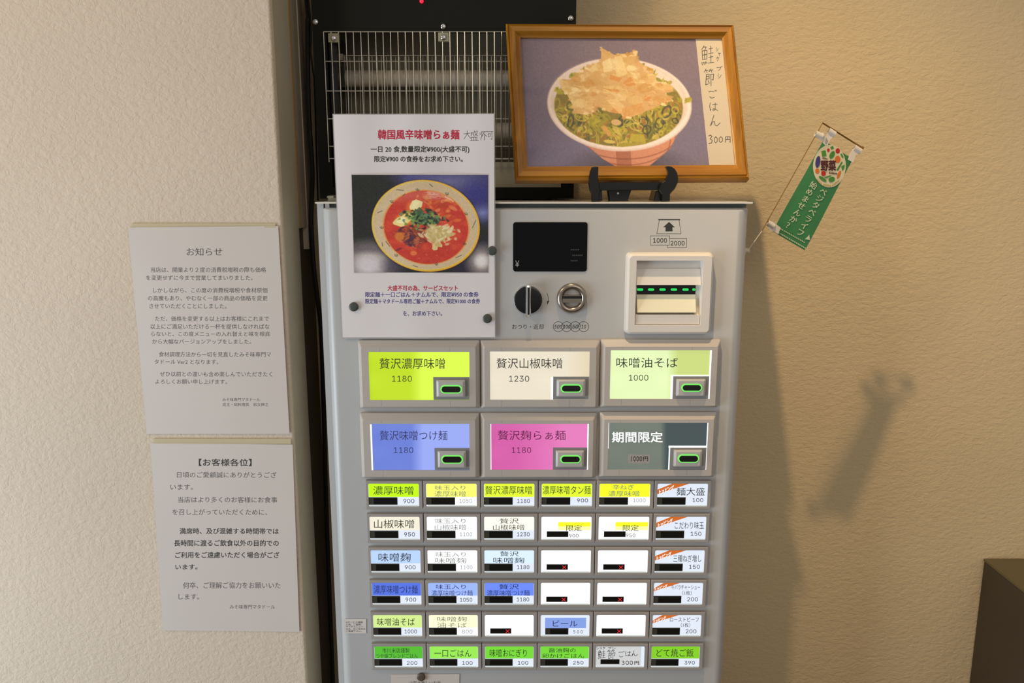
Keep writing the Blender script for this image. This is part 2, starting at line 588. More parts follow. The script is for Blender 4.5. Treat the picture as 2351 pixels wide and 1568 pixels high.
def print_mesh(name, canvas, quad, plane, w, material, parent, gain=1.0):
    """grid mesh with canvas colours; quad = 4 photo pixels TL, TR, BR, BL"""
    W, H = canvas.w, canvas.h
    tl, tr, br, bl = [np.array(plane.at(q[0], q[1], w)) for q in quad]
    u = np.linspace(0, 1, W)[None, :, None]; v = np.linspace(0, 1, H)[:, None, None]
    P = (tl * (1 - u) + tr * u) * (1 - v) + (bl * (1 - u) + br * u) * v
    P = P.reshape(-1, 3)
    if plane.disp:
        d = np.array([plane.disp(p[0], p[2]) for p in P])
        n = np.array(plane.n)
        d0 = P.copy()
        base = (d0 - np.array(plane.o)) @ n
        P = d0 + (w + d - base)[:, None] * n
    idx = np.arange(W * H).reshape(H, W)
    faces = np.stack([idx[:-1, :-1], idx[1:, :-1], idx[1:, 1:], idx[:-1, 1:]], -1).reshape(-1, 4)
    m = bpy.data.meshes.new(name)
    m.vertices.add(W * H); m.vertices.foreach_set('co', P.ravel())
    m.loops.add(faces.size); m.loops.foreach_set('vertex_index', faces.ravel())
    m.polygons.add(len(faces)); m.polygons.foreach_set('loop_start', np.arange(0, faces.size, 4))
    m.update(calc_edges=True)
    c = np.clip(canvas.c.reshape(-1, 3), 0, 255) / 255
    lin = np.where(c <= 0.04045, c / 12.92, ((c + 0.055) / 1.055) ** 2.4) * gain
    at_ = m.color_attributes.new('print', 'FLOAT_COLOR', 'POINT')
    at_.data.foreach_set('color', np.concatenate([lin, np.ones((len(lin), 1))], 1).ravel())
    m.materials.append(material)
    return link(name, m, parent)


# ------------------------------------------------------------------ the setting
DW, DL = 1.32, 1.13          # back wall and projecting left wall
DD, DLID = 1.088, 1.086      # machine door face, lid front edge

mb = MB().box(-0.62, 2.4, DW, DW + 0.1, 0, 2.9)
tag(mb.build('wall_back', M_wall_r), kind='structure')
XL = at(642, 400, DL).x
mb = MB()
r = 0.004
loops = []
for z in (0.0, 2.9):
    lp = [(-2.2, DL, z), (XL - r, DL, z)]
    for k in range(1, 5):
        a = math.radians(90 * k / 4)
        lp.append((XL - r + r * math.sin(a), DL + r - r * math.cos(a), z))
    lp += [(XL, 1.212, z), (-2.2, 1.212, z)]
    loops.append(lp)
mb.loft(loops, True, True)
wl = tag(mb.build('wall_left', M_wall), kind='structure')
# plain-painted return of the projecting wall
mb = MB().box(XL, XL + 0.0012, DL + 0.004, 1.2125, 0, 2.9)
mb.build('painted_return', M_side, wl)
tag(MB().box(-2.6, 2.6, -2.2, DW + 0.1, -0.05, 0).build('floor', M_floor), kind='structure')
# dark recess strip behind the return, and the plastic moulding that stops above it
tag(MB().box(XL - 0.06, XL - 0.006, 1.2122, DW, 0, 2.9).build('trim_1', M_darktrim), kind='structure')
z520, z573 = at(690, 522, 1.24).z, at(700, 571, 1.27).z
mb = MB().box(XL - 0.006, XL + 0.001, 1.2125, 1.262, z520, 2.9)
mb.box(XL - 0.006, XL + 0.0025, 1.262, 1.284, z573, 2.9)
tag(mb.build('trim_2', M_trim), kind='structure')
tag(MB().box(XL + 0.0005, XL + 0.0035, 1.2150, 1.2165, z520, 2.9).build('trim_3', mat('tan_seam', (150, 118, 70), 0.6)), kind='structure')

# dark counter at the lower right
c0 = at(2258, 1282, DW - 0.002)
side = empty('side_counter', 'dark brown counter standing against the wall in the lower right corner', 'counter')
MB().box(c0.x, 1.5, 0.72, DW - 0.003, c0.z - 0.004, c0.z).build('counter_top', mat('dark_olive_top', (88, 80, 52), 0.35, noise=(10, .08)), side)
MB().box(c0.x + 0.0015, 1.49, 0.73, DW - 0.003, 0, c0.z - 0.004).build('counter_body', mat('dark_brown_panel', (58, 48, 36), 0.5, noise=(6, .12)), side)

# ------------------------------------------------------------------ ticket machine
vm = empty('ticket_machine', 'white meal ticket vending machine with rows of lit menu buttons', 'vending machine')
PD = front(DD)
xl, xr = at(761, 1000, DD).x, at(1722, 480, DD).x
ztop = at(1200, 477, DD).z
z0 = 0.08
# door: rounded vertical edges
R = 0.013
loop0 = rr(xl, xr, z0, ztop, 0.004, DD + 0.045, 3)
loops = [loop0]
for k in range(0, 7):
    a = math.radians(90 * k / 6)
    ins = R * (1 - math.cos(a)) if k else 0
    yy = DD + R - R * math.sin(a)
    insz = 0.004 * (1 - math.cos(a))
    loops.append(rr(xl + ins, xr - ins, z0 + insz, ztop - insz, 0.003, yy, 3))
MB().loft(loops, True, True).build('door', M_white, vm, auto=35)
fxl = at(757, 1000, DD + 0.03).x
mb = MB().box(fxl, fxl + 0.0022, DD + 0.02, DW - 0.03, z0, ztop + 0.006)
mb.box(fxl, xl - 0.0008, DD + 0.0165, DD + 0.02, z0, ztop + 0.006)
mb.box(xr + 0.001, xr + 0.003, DD + 0.03, DW - 0.03, z0, ztop + 0.006)
mb.box(fxl, xr + 0.003, DW - 0.03, DW - 0.025, z0, ztop + 0.006)
mb.box(fxl + 0.002, xr + 0.001, DD + 0.052, DD + 0.056, z0, ztop + 0.006)
mb.build('cabinet', M_white, vm)
MB().box(xl + 0.002, xr, DD + 0.018, DD + 0.05, ztop - 0.03, ztop + 0.0045).build('door_seal', M_bodygrey, vm)
zl0, zl1 = at(1200, 467.5, DLID).z, at(1200, 463.5, DLID).z
lx0, lx1 = at(723, 466, DLID).x, at(1729, 464, DLID).x
mb = MB()
mb.loft([rr(lx0, lx1, zl0, zl1, 0.0015, DLID, 3), rr(lx0, lx1, zl0, zl1, 0.0015, DW - 0.03, 3)], True, True)
mb.build('lid', M_lid, vm, auto=35)
MB().box(fxl + 0.012, fxl + 0.018, DD + 0.012, DD + 0.022, ztop, zl0).build('hinge_pin', M_chrome, vm)
MB().box(fxl, xr, DD + 0.01, DW - 0.03, 0, 0.08).build('plinth', M_black, vm)

# display
x0, x1, za, zb = rect(1178, 510, 1348, 623, DD)
MB().loft([rr(x0, x1, za, zb, 0.0035, DD), rr(x0, x1, za, zb, 0.0035, DD - 0.0012)], False, True).build('display_screen', M_blackgloss, vm)
scr = bpy.data.objects['display_screen']
M_faint = mat('faint_print', (60, 62, 62), 0.6)
M_yen = mat('grey_print', (160, 160, 160), 0.6)
text(scr, M_yen, '¥', (1183, 598, 1192, 613), front(DD - 0.0012), mode='i')


def zp(ox, oy, s):
    return lambda X, Y: (ox + X / s, oy + Y / s)


def zq(z, X0, Y0, X1, Y1):
    a = z(X0, Y0); b = z(X1, Y1)
    return (a[0], a[1], b[0], b[1])


Z4 = zp(1120, 440, 3.673)
fa = []
for (xa, xb, yy) in ((700, 780, 490), (712, 800, 537), (700, 755, 583)):
    x = xa
    while x < xb - 8:
        fa.append([Z4(x, yy - 5), Z4(x + 11, yy - 6), Z4(x + 11, yy + 4), Z4(x, yy + 5)])
        x += 15
marks(scr, M_faint, fa, front(DD - 0.0012))

# return lever
kc = at(1212.6, 687.8, DD)
kr = 34.4 / 1690
lev = MB().lathe(kc, [(kr, 0), (kr, .004), (kr - .0012, .0055), (kr - .002, .005)], cap1=True, seg=48).build('return_lever', M_chrome, vm, smooth=True)
MB().lathe(kc, [(kr - .0022, .004), (kr - .0024, .0068), (kr - .004, .0072)], seg=48).build('black_disc', mat('black_dial', (10, 12, 17), 0.3), lev, smooth=True)
hw = 0.0036
mb = MB()
mb.loft([rr(kc.x - hw, kc.x + hw, kc.z - kr - .0006, kc.z + kr + .0006, .001, DD - .003),
         rr(kc.x - hw, kc.x + hw, kc.z - kr - .0006, kc.z + kr + .0006, .001, DD - .015),
         rr(kc.x - hw + .001, kc.x + hw - .001, kc.z - kr + .001, kc.z + kr - .001, .001, DD - .0165)], True, True)
mb.build('lever_grip', M_chrome, lev, auto=35)
MB().box(kc.x - 0.0008, kc.x + 0.0016, DD - .0172, DD - .0165, kc.z - kr + .002, kc.z + kr - .002).build('grip_inlay', M_black, lev)
# coin slot
cc = at(1312.8, 684, DD)
cr_ = 35.2 / 1690
prof = [(cr_, 0)]
for k in range(0, 9):
    a = math.radians(180 * k / 8)
    prof.append((cr_ - 0.0042 + 0.0042 * math.cos(a), 0.0035 + 0.0045 * math.sin(a)))
prof.append((cr_ - 0.0088, 0.0008))
coin = MB().lathe(cc, prof, cap1=False, seg=56).build('coin_slot', M_steel, vm, smooth=True)
MB().lathe(cc, [(cr_ - .0082, .0012), (0.001, .0035)], seg=48).build('slot_dish', mat('satin_grey_dish', (176, 172, 168), .3), coin, smooth=True)
bz = cc.z - 0.0005
mb = MB()
mb.loft([rr(cc.x - cr_ + .008, cc.x + cr_ - .008, bz - .0052, bz + .0052, .002, DD - .002),
         rr(cc.x - cr_ + .008, cc.x + cr_ - .008, bz - .0052, bz + .0052, .002, DD - .0065)], False, True)
mb.build('slot_bar', M_steel, coin, auto=30)
MB().box(cc.x - .014, cc.x + .0145, DD - .0068, DD - .006, bz + .0004, bz + .0040).build('slot_opening', mat('slot_black', (8, 7, 6), .6), coin)

# printed marks on the door
text(vm, M_ink, 'おつり・返却', zq(Z4, 205, 1118, 470, 1160), PD)
for cx, s_ in ((594, '500'), (665, '100'), (737, '50'), (808, '10')):
    px, py = Z4(cx, 1138)
    ring = [(px + 11.7 * math.cos(t), py + 11.4 * math.sin(t)) for t in [2 * math.pi * k / 28 for k in range(29)]]
    marks(vm, M_ink, stroke_polys(ring, 0.9), PD)
    hw_ = {'500': 33, '100': 29, '50': 25, '10': 20}[s_]
    text(vm, M_ink, s_, zq(Z4, cx - hw_, 1123, cx + hw_, 1154), PD, mode='n', bold=0.012, shear=0.25)
aw = [Z4(498, 855), Z4(507, 880), Z4(510, 905), Z4(506, 935)]
marks(vm, M_ink, stroke_polys(aw, 1.0) + [[Z4(499, 925), Z4(518, 918), Z4(502, 955)]], PD)
for seg in ([(1440, 236), (1618, 236)],):
    marks(vm, M_ink, stroke_polys([Z4(*p) for p in seg], 2.6), PD)
tr_ = [(1447, 238), (1424, 355), (1629, 355), (1612, 238)]
marks(vm, M_ink, stroke_polys([Z4(*p) for p in tr_], 0.9), PD)
marks(vm, M_ink, [[Z4(1528, 255), Z4(1577, 300), Z4(1478, 300)], [Z4(1499, 299), Z4(1556, 299), Z4(1558, 335), Z4(1497, 335)]], PD)
marks(vm, M_ink, stroke_polys([Z4(*p) for p in ((1370, 372), (1533, 372), (1531, 450), (1370, 450), (1370, 372))], 0.9), PD)
marks(vm, M_ink, stroke_polys([Z4(*p) for p in ((1533, 395), (1677, 395), (1675, 472), (1514, 472), (1514, 451))], 0.9), PD)
text(vm, M_ink, '1000', zq(Z4, 1395, 392, 1510, 430), PD, mode='n', bold=0.012)
text(vm, M_ink, '2000', zq(Z4, 1542, 415, 1658, 453), PD, mode='n', bold=0.012)

# bill acceptor
ox0, ox1, oz0, oz1 = rect(1434, 579, 1632, 765, DD)
ix0, ix1, iz0, iz1 = rect(1459, 598, 1611, 746, DD - .012)
h = 0.014
mb = MB()
mb.loft([rr(ox0, ox1, oz0, oz1, .006, DD), rr(ox0 + .001, ox1 - .001, oz0 + .001, oz1 - .001, .006, DD - h + .004),
         rr(ox0 + .004, ox1 - .004, oz0 + .004, oz1 - .004, .005, DD - h),
         rr(ix0, ix1, iz0, iz1, .001, DD - h), rr(ix0 + .001, ix1 - .001, iz0 + .001, iz1 - .001, .001, DD - .0005)], False, False)
M_acc = mat('warm_white_plastic', (226, 220, 212), 0.35)
acc = mb.build('bill_acceptor', M_acc, vm, auto=30)
MB().box(ix0, ix1, DD - .0012, DD - .0002, iz0, iz1).build('recess_floor', M_acc, acc)
yz = lambda py: at(1500, py, DD - .008).z
mb = MB()
sx0, sx1 = at(1464, 665, DD - .008).x, at(1599, 665, DD - .008).x
# upper hood slopes forward down to the slot
mb.add([(ix0 + .001, DD - .004, yz(618)), (ix1 - .001, DD - .004, yz(618)), (ix1 - .001, DD - .0105, yz(654)), (ix0 + .001, DD - .0105, yz(654)),
        (ix0 + .001, DD - .001, yz(618)), (ix1 - .001, DD - .001, yz(618)), (ix1 - .001, DD - .001, yz(656)), (ix0 + .001, DD - .001, yz(656))],
       [(0, 1, 2, 3), (0, 4, 5, 1), (3, 2, 6, 7), (0, 3, 7, 4), (1, 5, 6, 2)])
mb.build('hood', M_acc, acc)
mb = MB()
mb.add([(sx0, DD - .0015, yz(676)), (sx1, DD - .0015, yz(676)), (sx1, DD - .0115, yz(716)), (sx0, DD - .0115, yz(716)),
        (sx0, DD - .001, yz(722)), (sx1, DD - .001, yz(722))], [(0, 1, 2, 3), (3, 2, 5, 4), (0, 3, 4), (1, 5, 2)])
mb.build('guide_ramp', mat('cream_plastic', (238, 232, 205), .3), acc)
mb = MB().box(ix0 + .001, ix1 - .001, DD - .0115, DD - .001, iz0 + .001, yz(722)).build('lower_lip', M_acc, acc)
MB().box(sx0, sx1, DD - .0022, DD - .0012, yz(677), yz(656)).build('note_slot', M_black, acc)
for cx in (1285, 1377, 1474, 1570, 1668, 1738):
    px, py = Z4(cx, 826)
    wpx = 7 if cx < 1700 else 3.5
    a, b, c, d = rect(px - wpx, py - 2.7, px + wpx, py + 2.7, DD - .0035)
    MB().loft([rr(a, b, c, d, .0015, DD - .002), rr(a, b, c, d, .0015, DD - .0035)], False, True).build('green_light', M_green_led, acc)

# ------- large menu units
Z7 = zp(820, 770, 4.752)
Z8 = zp(1230, 770, 4.751)
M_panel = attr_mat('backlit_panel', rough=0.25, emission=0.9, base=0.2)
M_lt_ink = mat('panel_ink', (58, 62, 40), 0.6)
M_lt_ink_blue = mat('panel_ink_blue', (62, 66, 130), 0.6)
M_lt_ink_pink = mat('panel_ink_pink', (130, 40, 100), 0.6)
M_white_lit = mat('lit_white_lettering', (230, 232, 235), .5, emis=(235, 240, 245), estr=0.95)
M_white_strip = mat('lit_white_gap', (230, 232, 235), .5, emis=(232, 236, 245), estr=0.9)
H_BIG = 0.013


def big_unit(outer, win, plate, cap, ring_, col_l, col_r, step, gap=None, label=None):
    a0, a1, b0, b1 = rect(*outer, DD)
    Dt = DD - H_BIG
    w0, w1, v0, v1 = rect(*win, Dt)
    bx = 0.0055
    mb = MB()
    mb.loft([rr(a0, a1, b0, b1, .002, DD), rr(a0, a1, b0, b1, .002, DD - .005),
             rr(a0 + bx, a1 - bx, b0 + .0045, b1 - .0085, .0015, Dt),
             rr(w0, w1, v0, v1, .0004, Dt), rr(w0, w1, v0, v1, .0004, Dt + .0035)], False, False)
    u = mb.build('menu_panel', M_bezel, vm, auto=20)
    if label: u['label'] = label
    # thin seams across the bezel
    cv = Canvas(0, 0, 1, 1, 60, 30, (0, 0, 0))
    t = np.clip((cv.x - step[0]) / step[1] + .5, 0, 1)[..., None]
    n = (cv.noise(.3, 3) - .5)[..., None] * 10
    cv.c = np.array(col_l, float) * (1 - t) + np.array(col_r, float) * t + n * (1 - t)  # uneven brightness from left to right is painted into the panel's glow colours
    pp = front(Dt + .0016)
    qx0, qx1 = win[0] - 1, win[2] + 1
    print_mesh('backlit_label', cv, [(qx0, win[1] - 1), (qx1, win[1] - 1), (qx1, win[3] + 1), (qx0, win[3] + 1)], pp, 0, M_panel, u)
    for fx in (.16, .815):
        xs = w0 + (w1 - w0) * (fx - .05) * 1.05
        for za_, zb__ in ((v1 + .0004, b1 - .0088), (b0 + .005, v0 - .0004)):
            MB().box(xs, xs + .0003, Dt - .00006, Dt + .0002, za_, zb__).build('mould_seam', M_plate, u)
    if gap:
        for g in gap:
            a, b, c, d = rect(*g, Dt + .001)
            MB().box(a, b, Dt + .0009, Dt + .0013, c, d).build('light_gap', M_white_strip, u)
    a, b, c, d = rect(*plate, Dt)
    MB().box(a, b, Dt + .0002, Dt + .0014, c, d).build('button_plate', M_plate, u)
    a, b, c, d = rect(*cap, Dt - .003)
    MB().loft([rr(a, b, c, d, .0012, Dt + .0002), rr(a, b, c, d, .0012, Dt - .0025),
               rr(a + .003, b - .003, c + .002, d - .002, .0012, Dt - .0045)], False, True).build('button_cap', M_cap, u, auto=25)
    Dr = Dt - .0045
    a, b, c, d = rect(*ring_, Dr)
    rad = (d - c) / 2
    MB().loft([rr(a, b, c, d, rad, Dr + .0002, 8), rr(a, b, c, d, rad, Dr - .0006, 8)], False, True).build('light_ring', M_ring, u)
    k = .0019
    MB().loft([rr(a + k, b - k, c + k * .9, d - k * .9, rad, Dr - .0004, 8), rr(a + k, b - k, c + k * .9, d - k * .9, rad, Dr - .0018, 8)],
              False, True).build('button_lens', M_lens, u)
    return u, front(Dt + .0016)


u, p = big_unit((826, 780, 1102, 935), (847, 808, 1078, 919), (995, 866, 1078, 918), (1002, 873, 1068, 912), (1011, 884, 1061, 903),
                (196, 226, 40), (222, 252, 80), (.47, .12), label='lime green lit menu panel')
text(u, M_lt_ink, '贅沢濃厚味噌', zq(Z7, 243, 250, 957, 362), p)
text(u, M_lt_ink, '1180', zq(Z7, 380, 440, 597, 505), p, mode='n')
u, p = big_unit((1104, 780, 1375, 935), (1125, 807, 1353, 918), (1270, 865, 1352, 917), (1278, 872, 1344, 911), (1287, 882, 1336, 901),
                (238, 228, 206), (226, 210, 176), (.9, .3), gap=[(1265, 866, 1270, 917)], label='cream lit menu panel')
a_, b_ = Z7(1520, 250), Z8(288, 358)
text(u, M_ink, '贅沢山椒味噌', (a_[0], a_[1], b_[0], b_[1]), p)
a_ = Z7(1658, 440)
text(u, M_ink, '1230', (a_[0], a_[1], a_[0] + 46, a_[1] + 13.7), p, mode='n')
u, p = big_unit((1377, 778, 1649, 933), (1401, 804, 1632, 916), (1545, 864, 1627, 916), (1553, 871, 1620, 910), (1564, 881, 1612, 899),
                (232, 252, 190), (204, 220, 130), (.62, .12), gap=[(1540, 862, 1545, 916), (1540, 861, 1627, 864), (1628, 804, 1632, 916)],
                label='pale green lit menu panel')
text(u, M_ink, '味噌油そば', zq(Z8, 880, 243, 1550, 350), p)
text(u, M_ink, '1000', zq(Z8, 1016, 430, 1228, 493), p, mode='n')
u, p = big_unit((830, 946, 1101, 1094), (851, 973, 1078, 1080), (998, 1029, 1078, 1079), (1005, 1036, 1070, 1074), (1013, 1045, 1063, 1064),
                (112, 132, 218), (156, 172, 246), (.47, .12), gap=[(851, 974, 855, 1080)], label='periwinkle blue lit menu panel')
text(u, M_lt_ink_blue, '贅沢味噌つけ麺', zq(Z7, 247, 1040, 985, 1142), p)
text(u, M_lt_ink_blue, '1180', zq(Z7, 400, 1220, 612, 1283), p, mode='n')
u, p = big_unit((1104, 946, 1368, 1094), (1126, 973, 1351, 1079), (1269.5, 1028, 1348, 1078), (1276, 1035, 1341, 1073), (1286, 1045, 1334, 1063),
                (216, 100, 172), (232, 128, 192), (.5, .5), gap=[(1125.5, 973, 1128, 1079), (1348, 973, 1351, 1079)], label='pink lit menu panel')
a_, b_ = Z7(1535, 1038), Z8(326, 1140)
text(u, M_lt_ink_pink, '贅沢麹らぁ麺', (a_[0], a_[1], b_[0], b_[1]), p)
a_ = Z7(1687, 1220)
text(u, M_lt_ink_pink, '1180', (a_[0], a_[1], a_[0] + 44.5, a_[1] + 13.3), p, mode='n')
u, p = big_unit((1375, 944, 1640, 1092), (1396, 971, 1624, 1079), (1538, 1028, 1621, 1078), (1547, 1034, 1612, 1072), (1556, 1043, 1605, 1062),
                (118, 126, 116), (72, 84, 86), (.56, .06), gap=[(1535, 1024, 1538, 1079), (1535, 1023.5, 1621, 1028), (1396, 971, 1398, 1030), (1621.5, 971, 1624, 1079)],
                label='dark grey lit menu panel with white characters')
text(u, M_white_lit, '期間限定', zq(Z8, 833, 1055, 1383, 1163), p, bold=0.014)
M_sticker = mat('grey_white_sticker', (170, 165, 160), .6)
sq = [Z8(1010, 1295), Z8(1247, 1303), Z8(1240, 1397), Z8(1004, 1393)]
MB().prism([p.at(*q) for q in sq], (0, -1, 0), .0001, .0004).build('price_sticker', M_sticker, u)
HX = [(1038, 1050, '1'), (1062, 1092, '0'), (1096, 1126, '0'), (1130, 1162, '0'), (1170, 1225, '円')]
for xa, xb, g in HX:
    q = zq(Z8, xa, 1318, xb, 1370)
    hand(u, M_black, g, *q, 1.1, p, w=.0005)

# bezel seams: hairline joints in the moulding, as slim dark lines
# ------- small ticket buttons
Z1 = zp(780, 1090, 5.111)
Z2 = zp(1230, 1090, 5.111)
Z3 = zp(780, 1320, 5.111)
Z5 = zp(1230, 1320, 5.111)
XE = [838.5, 971, 1103.5, 1236, 1368.5, 1501.5, 1633.5]       # at y = 1136
XEw = [at(x, 1136, DD - .006).x for x in XE]
ROWS = [(1104, 1169), (1180, 1246), (1257, 1321), (1332, 1394.5), (1406, 1467), (1478, 1538)]
H_S = 0.0065


def lit(name, rgb, e=1.0):
    return mat('lit_' + name, rgb, .3, emis=rgb, estr=e, gain=0.25)


C_WHITE = lit('white_card', (250, 252, 255), 1.15)
C_WHITE2 = lit('cool_white_card', (222, 230, 244), 0.95)
BANDS = {
 'lime': lit('lime', (190, 245, 20)), 'lemon': lit('lemon', (250, 253, 108), 1.05), 'limelemon': lit('lime_lemon', (222, 252, 50)),
 'yellow': lit('yellow', (240, 252, 40)), 'cream': lit('cream', (234, 228, 208)), 'creamw': lit('cream_white', (252, 248, 232)),
 'sky': lit('sky_blue', (178, 204, 244)), 'skyw': lit('pale_sky_blue', (212, 232, 253)), 'blue': lit('blue', (84, 112, 220)),
 'blue2': lit('light_blue', (152, 178, 250)), 'blue3': lit('mid_blue', (106, 136, 240)), 'pale': lit('pale_green', (204, 230, 140)),
 'palew': lit('pale_yellow_white', (250, 252, 205)), 'green': lit('green', (84, 180, 52)), 'green2': lit('light_green', (148, 226, 84)),
 'green3': lit('fresh_green', (116, 210, 56)), 'green4': lit('leaf_green', (128, 200, 40)), 'beer': lit('muted_blue', (132, 158, 226), .95),
 'w': C_WHITE,
}
M_rib = mat('lit_orange_ribbon', (208, 108, 40), .5, emis=(205, 106, 40), estr=.9, gain=.25)
M_cardink = mat('card_ink', (46, 52, 44), .7)
M_cardink2 = mat('card_ink_washed', (120, 122, 112), .7, emis=(110, 112, 100), estr=.55)  # greyed, glowing copy of the ink: glare of bright cards put into its colour
M_cardblue = mat('card_ink_blue', (34, 48, 110), .7)
M_num = mat('price_ink', (62, 68, 78), .7)
M_num2 = mat('price_ink_washed', (110, 118, 130), .7, emis=(110, 118, 130), estr=.45)  # price figures likewise, card glare put into the ink colour
M_lipcl = mat('clear_plastic_lip', (190, 195, 192), .15, emis=(200, 206, 202), estr=.75, gain=.4)
M_lens_s = mat('indicator_lens', (16, 18, 17), .22)
M_lens_edge = mat('smoked_edge', (62, 62, 54), .3)

# cell specs: (band, [(string, x0,y0,x1,y1)], price, (x0,y0,x1,y1), kind, washed)
Zr = [Z1, Z1, Z1, Z3, Z3, Z3]
Zs = [Z2, Z2, Z2, Z5, Z5, Z5]
CELLS = {
 (0, 0): ('lime', [('濃厚味噌', 393, 133, 865, 232)], '900', (748, 283, 875, 332), 0),
 (0, 1): ('lemon', [('味玉入り', 1118, 122, 1475, 178), ('濃厚味噌', 1110, 190, 1478, 255)], '1050', (1405, 283, 1552, 330), 1),
 (0, 2): ('limelemon', [('贅沢濃厚味噌', 1708, 130, 2255, 228)], '1180', (2083, 283, 2230, 330), 0),
 (0, 3): ('limelemon', [('濃厚味噌タン麺', 82, 128, 645, 225)], '900', (485, 278, 612, 323), 0),
 (0, 4): ('yellow', [('辛ねぎ', 903, 115, 1155, 175), ('濃厚味噌', 850, 187, 1215, 252)], '1000', (1142, 277, 1288, 323), 1),
 (0, 5): ('top', [('麺大盛', 1652, 150, 1983, 240)], '100', (1840, 274, 1965, 320), 0),
 (1, 0): ('cream', [('山椒味噌', 402, 525, 872, 625)], '950', (756, 675, 882, 723), 0),
 (1, 1): ('w', [('味玉入り', 1123, 512, 1478, 570), ('山椒味噌', 1115, 583, 1480, 648)], '1100', (1410, 675, 1555, 722), 1),
 (1, 2): ('creamw', [('贅沢', 1875, 512, 2100, 570), ('山椒味噌', 1798, 583, 2165, 648)], '1230', (2080, 675, 2228, 722), 0),
 (1, 3): ('half', [('限定', 358, 590, 540, 658)], '900', (392, 694, 502, 734), 0),
 (1, 4): ('half', [('限定', 1022, 588, 1208, 656)], '950', (1058, 690, 1168, 730), 0),
 (1, 5): ('top', [('こだわり味玉', 1630, 550, 1972, 634)], '150', (1818, 668, 1943, 716), 0),
 (2, 0): ('sky', [('味噌麹', 455, 918, 832, 1015)], '900', (764, 1062, 890, 1108), 0),
 (2, 1): ('w', [('味玉入り', 1130, 905, 1480, 960), ('味噌麹', 1122, 975, 1485, 1035)], '1100', (1415, 1062, 1557, 1108), 1),
 (2, 2): ('skyw', [('贅沢', 1880, 898, 2100, 955), ('味噌麹', 1802, 970, 2165, 1034)], '1180', (2080, 1060, 2225, 1106), 0),
 (2, 3): ('blank', [], None, None, 0),
 (2, 4): ('blank', [], None, None, 0),
 (2, 5): ('top', [('三種ねぎ増し', 1613, 940, 1942, 1022)], '150', (1800, 1055, 1925, 1102), 0),
 (3, 0): ('blue', [('濃厚味噌つけ麺', 402, 120, 915, 215)], '900', (772, 266, 897, 312), 2),
 (3, 1): ('blue2', [('味玉入り', 1130, 110, 1480, 165), ('濃厚味噌つけ麺', 1075, 180, 1560, 242)], '1050', (1412, 268, 1555, 314), 2),
 (3, 2): ('blue3', [('贅沢', 1868, 108, 2102, 165), ('濃厚味噌つけ麺', 1728, 178, 2228, 242)], '1180', (2078, 264, 2222, 310), 2),
 (3, 3): ('blank', [], None, None, 0),
 (3, 4): ('blank', [], None, None, 0),
 (3, 5): ('top', [('牛バラチャーシュー', 1592, 115, 1928, 170), ('（1枚）', 1718, 185, 1830, 234)], '200', (1778, 262, 1902, 308), 0),
 (4, 0): ('pale', [('味噌油そば', 437, 505, 882, 592)], '1000', (762, 640, 905, 686), 0),
 (4, 1): ('palew', [('味噌麹', 1143, 488, 1490, 545), ('油そば', 1143, 557, 1493, 618)], '800', (1435, 642, 1557, 688), 1),
 (4, 2): ('blank', [], None, None, 0),
 (4, 3): ('beer', [('ビール', 200, 530, 490, 606)], '5 0 0', (442, 648, 550, 686), 2),
 (4, 4): ('blank', [], None, None, 0),
 (4, 5): ('top', [('ローストビーフ', 1575, 493, 1912, 548), ('（1枚）', 1702, 562, 1812, 610)], '200', (1760, 638, 1884, 684), 0),
 (5, 0): ('green', [('市川米店謹製', 500, 858, 820, 912), ('つや姫ブレンドごはん', 425, 922, 918, 976)], '200', (788, 1010, 910, 1054), 0),
 (5, 1): ('green2', [('一口ごはん', 1108, 872, 1545, 960)], '100', (1437, 1010, 1558, 1054), 0),
 (5, 2): ('green3', [('味噌おにぎり', 1760, 870, 2195, 958)], '100', (2090, 1008, 2212, 1052), 0),
 (5, 3): ('green3', [('醤油麹の', 152, 855, 470, 908), ('卵かけごはん', 78, 920, 568, 975)], '250', (438, 1006, 560, 1050), 0),
 (5, 4): ('handw', [], None, None, 0),
 (5, 5): ('green4', [('どて焼ご飯', 1415, 868, 1852, 957)], '390', (1745, 1006, 1865, 1050), 0),
}
COLN = {'lime': 'lime green', 'lemon': 'lemon yellow', 'limelemon': 'yellow-green', 'yellow': 'bright yellow', 'cream': 'cream', 'w': 'white',
        'creamw': 'cream-white', 'sky': 'sky blue', 'skyw': 'pale sky blue', 'blue': 'blue', 'blue2': 'light blue', 'blue3': 'mid blue',
        'pale': 'pale green', 'palew': 'pale yellow', 'green': 'dark green', 'green2': 'light green', 'green3': 'fresh green',
        'green4': 'leaf green', 'beer': 'muted blue', 'top': 'white card with orange corner ribbon', 'half': 'white and yellow',
        'blank': 'blank white card with red cross', 'handw': 'handwritten white card'}
random.seed(4)
